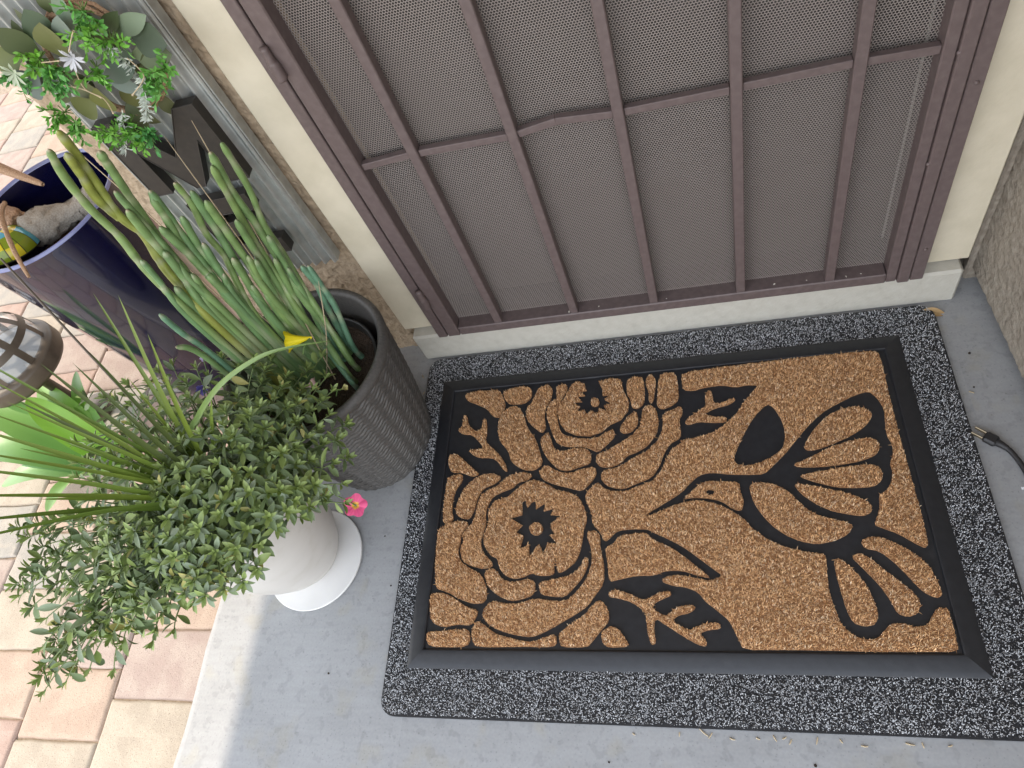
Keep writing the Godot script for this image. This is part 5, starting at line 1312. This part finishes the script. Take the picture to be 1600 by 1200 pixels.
func _side_plants() -> void:
	var base := Vector3(-0.86, -0.03, 0.20)
	var t := thing("broadleaf_plant", "lime green broad-leaved plant in the sun on the pavers", "plant", base)
	var tips := [[-1.105, .10, .011, .085], [-1.169, .186, .106, .095], [-1.205, .124, .205, .088], [-1.151, .045, .267, .07], [-1.015, .09, -.028, .045], [-.80, .17, .40, .06], [-.98, .20, .12, .07]]
	for k in tips.size():
		var q: Array = tips[k]
		var tip := Vector3(q[0], q[1], q[2]) - base
		var st := Vector3(tip.x, 0, tip.z).normalized() * 0.01 + Vector3(0, 0.01, 0)
		var mid := st.lerp(tip, 0.5) + Vector3(0, 0.05, 0)
		var path := spline([st, mid, tip], 8)
		var n := path.size()
		var b := Mesher.new()
		b.colored = true
		b.tint = [Color(.22, .42, .07), Color(.20, .38, .10), Color(.19, .36, .12), Color(.20, .36, .14), Color(.16, .34, .05), Color(.18, .33, .09), Color(.22, .42, .05)][k]
		var P := PackedVector3Array()
		for j in n:
			var f := float(j) / (n - 1)
			var td: Vector3 = (path[mini(j + 1, n - 1)] - path[maxi(j - 1, 0)]).normalized()
			var side := td.cross(Vector3.UP).normalized()
			var w: float = q[3] * 0.5 * pow(sin(PI * (0.06 + 0.94 * pow(f, 0.8))), 0.75) if j < n - 1 else 0.0
			var up := side.cross(td)
			for e: float in [-1.0, -0.5, 0.0, 0.5, 1.0]: P.append(path[j] + side * w * e + up * (absf(e) * w * 0.22))
		b.sheet(P, n, 5, false, false)
		part(t, "leaf", b.done(), M.broad)
	# bronze strap lantern
	var l := thing("strap_lantern", "brown metal lantern with strap lattice dome over glass", "lantern", Vector3(-1.045, 0.019, 0.025))
	var brim := Mesher.new()
	brim.lathe([Vector2(0.060, -0.05), Vector2(0.060, -0.044), Vector2(0.014, -0.036), Vector2(0.012, 0.15), Vector2(0.075, 0.172), Vector2(0.114, 0.178), Vector2(0.119, 0.188), Vector2(0.119, 0.216), Vector2(0.117, 0.221), Vector2(0.110, 0.226), Vector2(0.096, 0.226)], 64)
	part(l, "brim", brim.done(), M.bronze)
	var dome := Mesher.new()
	var prof := []
	for k in 13: prof.append(Vector2(cos(k / 12.0 * PI * 0.5) * 0.100, 0.225 + sin(k / 12.0 * PI * 0.5) * 0.125))
	dome.lathe(prof, 48)
	part(l, "glass_dome", dome.done(), M.glass)
	var inn := Mesher.new()
	inn.lathe([Vector2(0.096, 0.226), Vector2(0.075, 0.228), Vector2(0.0, 0.229)], 48)
	part(l, "candle_plate", inn.done(), M.frost)
	for k in 8:
		var a := TAU * k / 8 + 0.25
		var s := Mesher.new()
		var P := PackedVector3Array()
		for j in 15:
			var e := j / 14.0 * PI * 0.5
			var c := Vector3(cos(a) * cos(e) * 0.1025, 0.225 + sin(e) * 0.1275, sin(a) * cos(e) * 0.1025)
			var w := Vector3(-sin(a), 0, cos(a)) * 0.0085
			P.append(c - w); P.append(c + w)
		s.sheet(P, 15, 2, false, false)
		part(l, "strap", s.done(), M.bronze)
	for e: float in [0.42, 0.95]:
		var s := Mesher.new()
		s.lathe([Vector2(cos(e - 0.07) * 0.1035, 0.225 + sin(e - 0.07) * 0.1287), Vector2(cos(e + 0.07) * 0.1035, 0.225 + sin(e + 0.07) * 0.1287)], 48)
		part(l, "hoop", s.done(), M.bronze)

func _small_things() -> void:
	var t := thing("power_cord", "black power cord with two-prong plug at the mat's right edge", "power cord", Vector3(1.011, 0.0, 0.292))
	var c := Mesher.new()
	var pts := spline([Vector3(0.012, 0.006, 0.018), Vector3(0.020, 0.0055, 0.028), Vector3(0.029, 0.005, 0.055), Vector3(0.0325, 0.005, 0.09), Vector3(0.0325, 0.005, 0.13), Vector3(0.030, 0.005, 0.25), Vector3(0.028, 0.005, 0.42)], 6)
	var rad := []
	for k in pts.size(): rad.append(0.0043)
	c.tube(pts, rad, 10)
	part(t, "cable", c.done(), M.cord)
	var pl := Mesher.new()
	var ax := Vector3(0.75, 0, 0.66)
	var bs := Basis(ax, Vector3.UP, ax.cross(Vector3.UP)).orthonormalized()
	pl.box(Vector3(-0.004, 0.0075, 0.003), Vector3(0.021, 0.012, 0.019), 0.003, bs)
	pl.tube([Vector3(0.002, 0.0075, 0.008), Vector3(0.009, 0.007, 0.0145), Vector3(0.016, 0.006, 0.021)], [.0068, .0058, .0046], 10)
	var plug := part(t, "plug", pl.done(), M.cord)
	for s: float in [-0.0062, 0.0062]:
		var pr := Mesher.new()
		pr.box(Vector3(-0.0185, 0.0075, -0.0098) + bs.z * s, Vector3(0.018, 0.0062, 0.0016), 0.0003, bs)
		part(plug, "prong", pr.done(), M.brass)
	var tp := Mesher.new()
	tp.tube([Vector3(0.0326, 0.005, 0.086), Vector3(0.0327, 0.005, 0.0905)], [.0049, .0049], 10)
	tp.box(Vector3(0.0235, 0.0025, 0.090), Vector3(0.012, 0.0012, 0.004), 0.0003)
	part(t, "tie", tp.done(), M.tape)
	# bits of dry plant
	var f := thing("fallen_leaf", "curled tan dead leaf by the sill's right end", "leaf", Vector3(0.982, 0.0, 0.026))
	var b := Mesher.new()
	b.colored = true
	b.tint = Color(.44, .29, .13)
	b.leaf(Vector3(-0.022, 0.003, -0.006), Vector3(1, 0.10, 0.25), Vector3(0.2, 1, 0.3), 0.046, 0.018, 0.7, 0.25, 7, 0.5)
	part(f, "blade", b.done(), M.petal)
	var bits := [[0.507, 0.753, 0.016, 0.7], [0.516, 0.757, 0.010, 2.2], [0.548, 0.760, 0.008, 0.3], [0.609, 0.757, 0.009, 1.1], [0.622, 0.756, 0.007, 2.7], [0.667, 0.758, 0.010, 1.9], [0.79, 0.757, 0.012, 0.2], [0.806, 0.758, 0.007, 1.4], [0.955, 0.022, 0.012, 2.5], [0.968, 0.018, 0.009, 1.2], [1.004, 0.20, 0.008, 0.5], [-0.058, 0.045, 0.011, 1.0], [-0.05, 0.09, 0.008, 2.0], [0.585, 0.758, 0.006, 0.4], [0.63, 0.761, 0.008, 2.1], [0.70, 0.757, 0.006, 1.0], [0.73, 0.762, 0.009, 0.1], [0.84, 0.757, 0.006, 2.9], [0.47, 0.757, 0.006, 1.7], [0.40, 0.759, 0.005, 0.6]]
	for q: Array in bits:
		var d := Mesher.new()
		var u: Vector3 = Vector3(cos(q[3]), 0, sin(q[3])) * q[2] * 0.5
		d.tube([-u + Vector3(0, 0.001, 0), Vector3(0, 0.0022, 0.0008), u + Vector3(0, 0.0011, 0)], [.0009, .0011, .0006], 5)
		var o := part(self, "straw_bit", d.done(), M.straw, Vector3(q[0], 0.0, q[1]))
		tag(o, "tiny piece of dry straw on the slab at the mat's edge", "straw", "straw bits around the mat")
	for q: Array in [[0.305, .1112, .006], [0.322, .1112, .003], [0.365, .1112, .004], [0.475, .1112, .004], [0.50, .1112, .003], [0.70, .1112, .005], [0.76, .1112, .003], [0.825, .1112, .005], [0.85, .1112, .003]]:
		var d := Mesher.new()
		d.colored = true
		d.tint = Color(.66, .62, .54)
		d.leaf(Vector3.ZERO, Vector3(1, 0.15, 0.3).rotated(Vector3.UP, q[0] * 37.0), Vector3(0.2, 1, 0.3), q[2], q[2] * 0.6, 0.4, 0.2, 3, 0.5)
		var o := part(self, "petal_scrap", d.done(), M.petal, Vector3(q[0], q[1] - 0.0015, -0.006))
		tag(o, "tiny pale dried petal scrap on the security door's bottom rail", "petal scrap", "dried petal scraps on the door rail")
	for q: Array in [[0.36, 0.80, .0016], [0.66, 0.79, .0022], [0.43, 0.82, .0014], [1.02, 0.12, .0022], [1.01, 0.19, .0016], [-0.09, 0.42, .0014], [-0.06, 0.52, .0016], [-0.16, 0.68, .0018]]:
		var d := Mesher.new()
		d.lathe([Vector2(0.0, 0.0), Vector2(q[2], q[2] * 0.4), Vector2(q[2] * 0.9, q[2] * 1.0), Vector2(0.0, q[2] * 1.4)], 8)
		var o := part(self, "dirt_crumb", d.done(), M.soil, Vector3(q[0], 0.0, q[1]))
		tag(o, "tiny dark crumb of dirt on the bare grey slab", "crumb", "dirt crumbs on the slab")
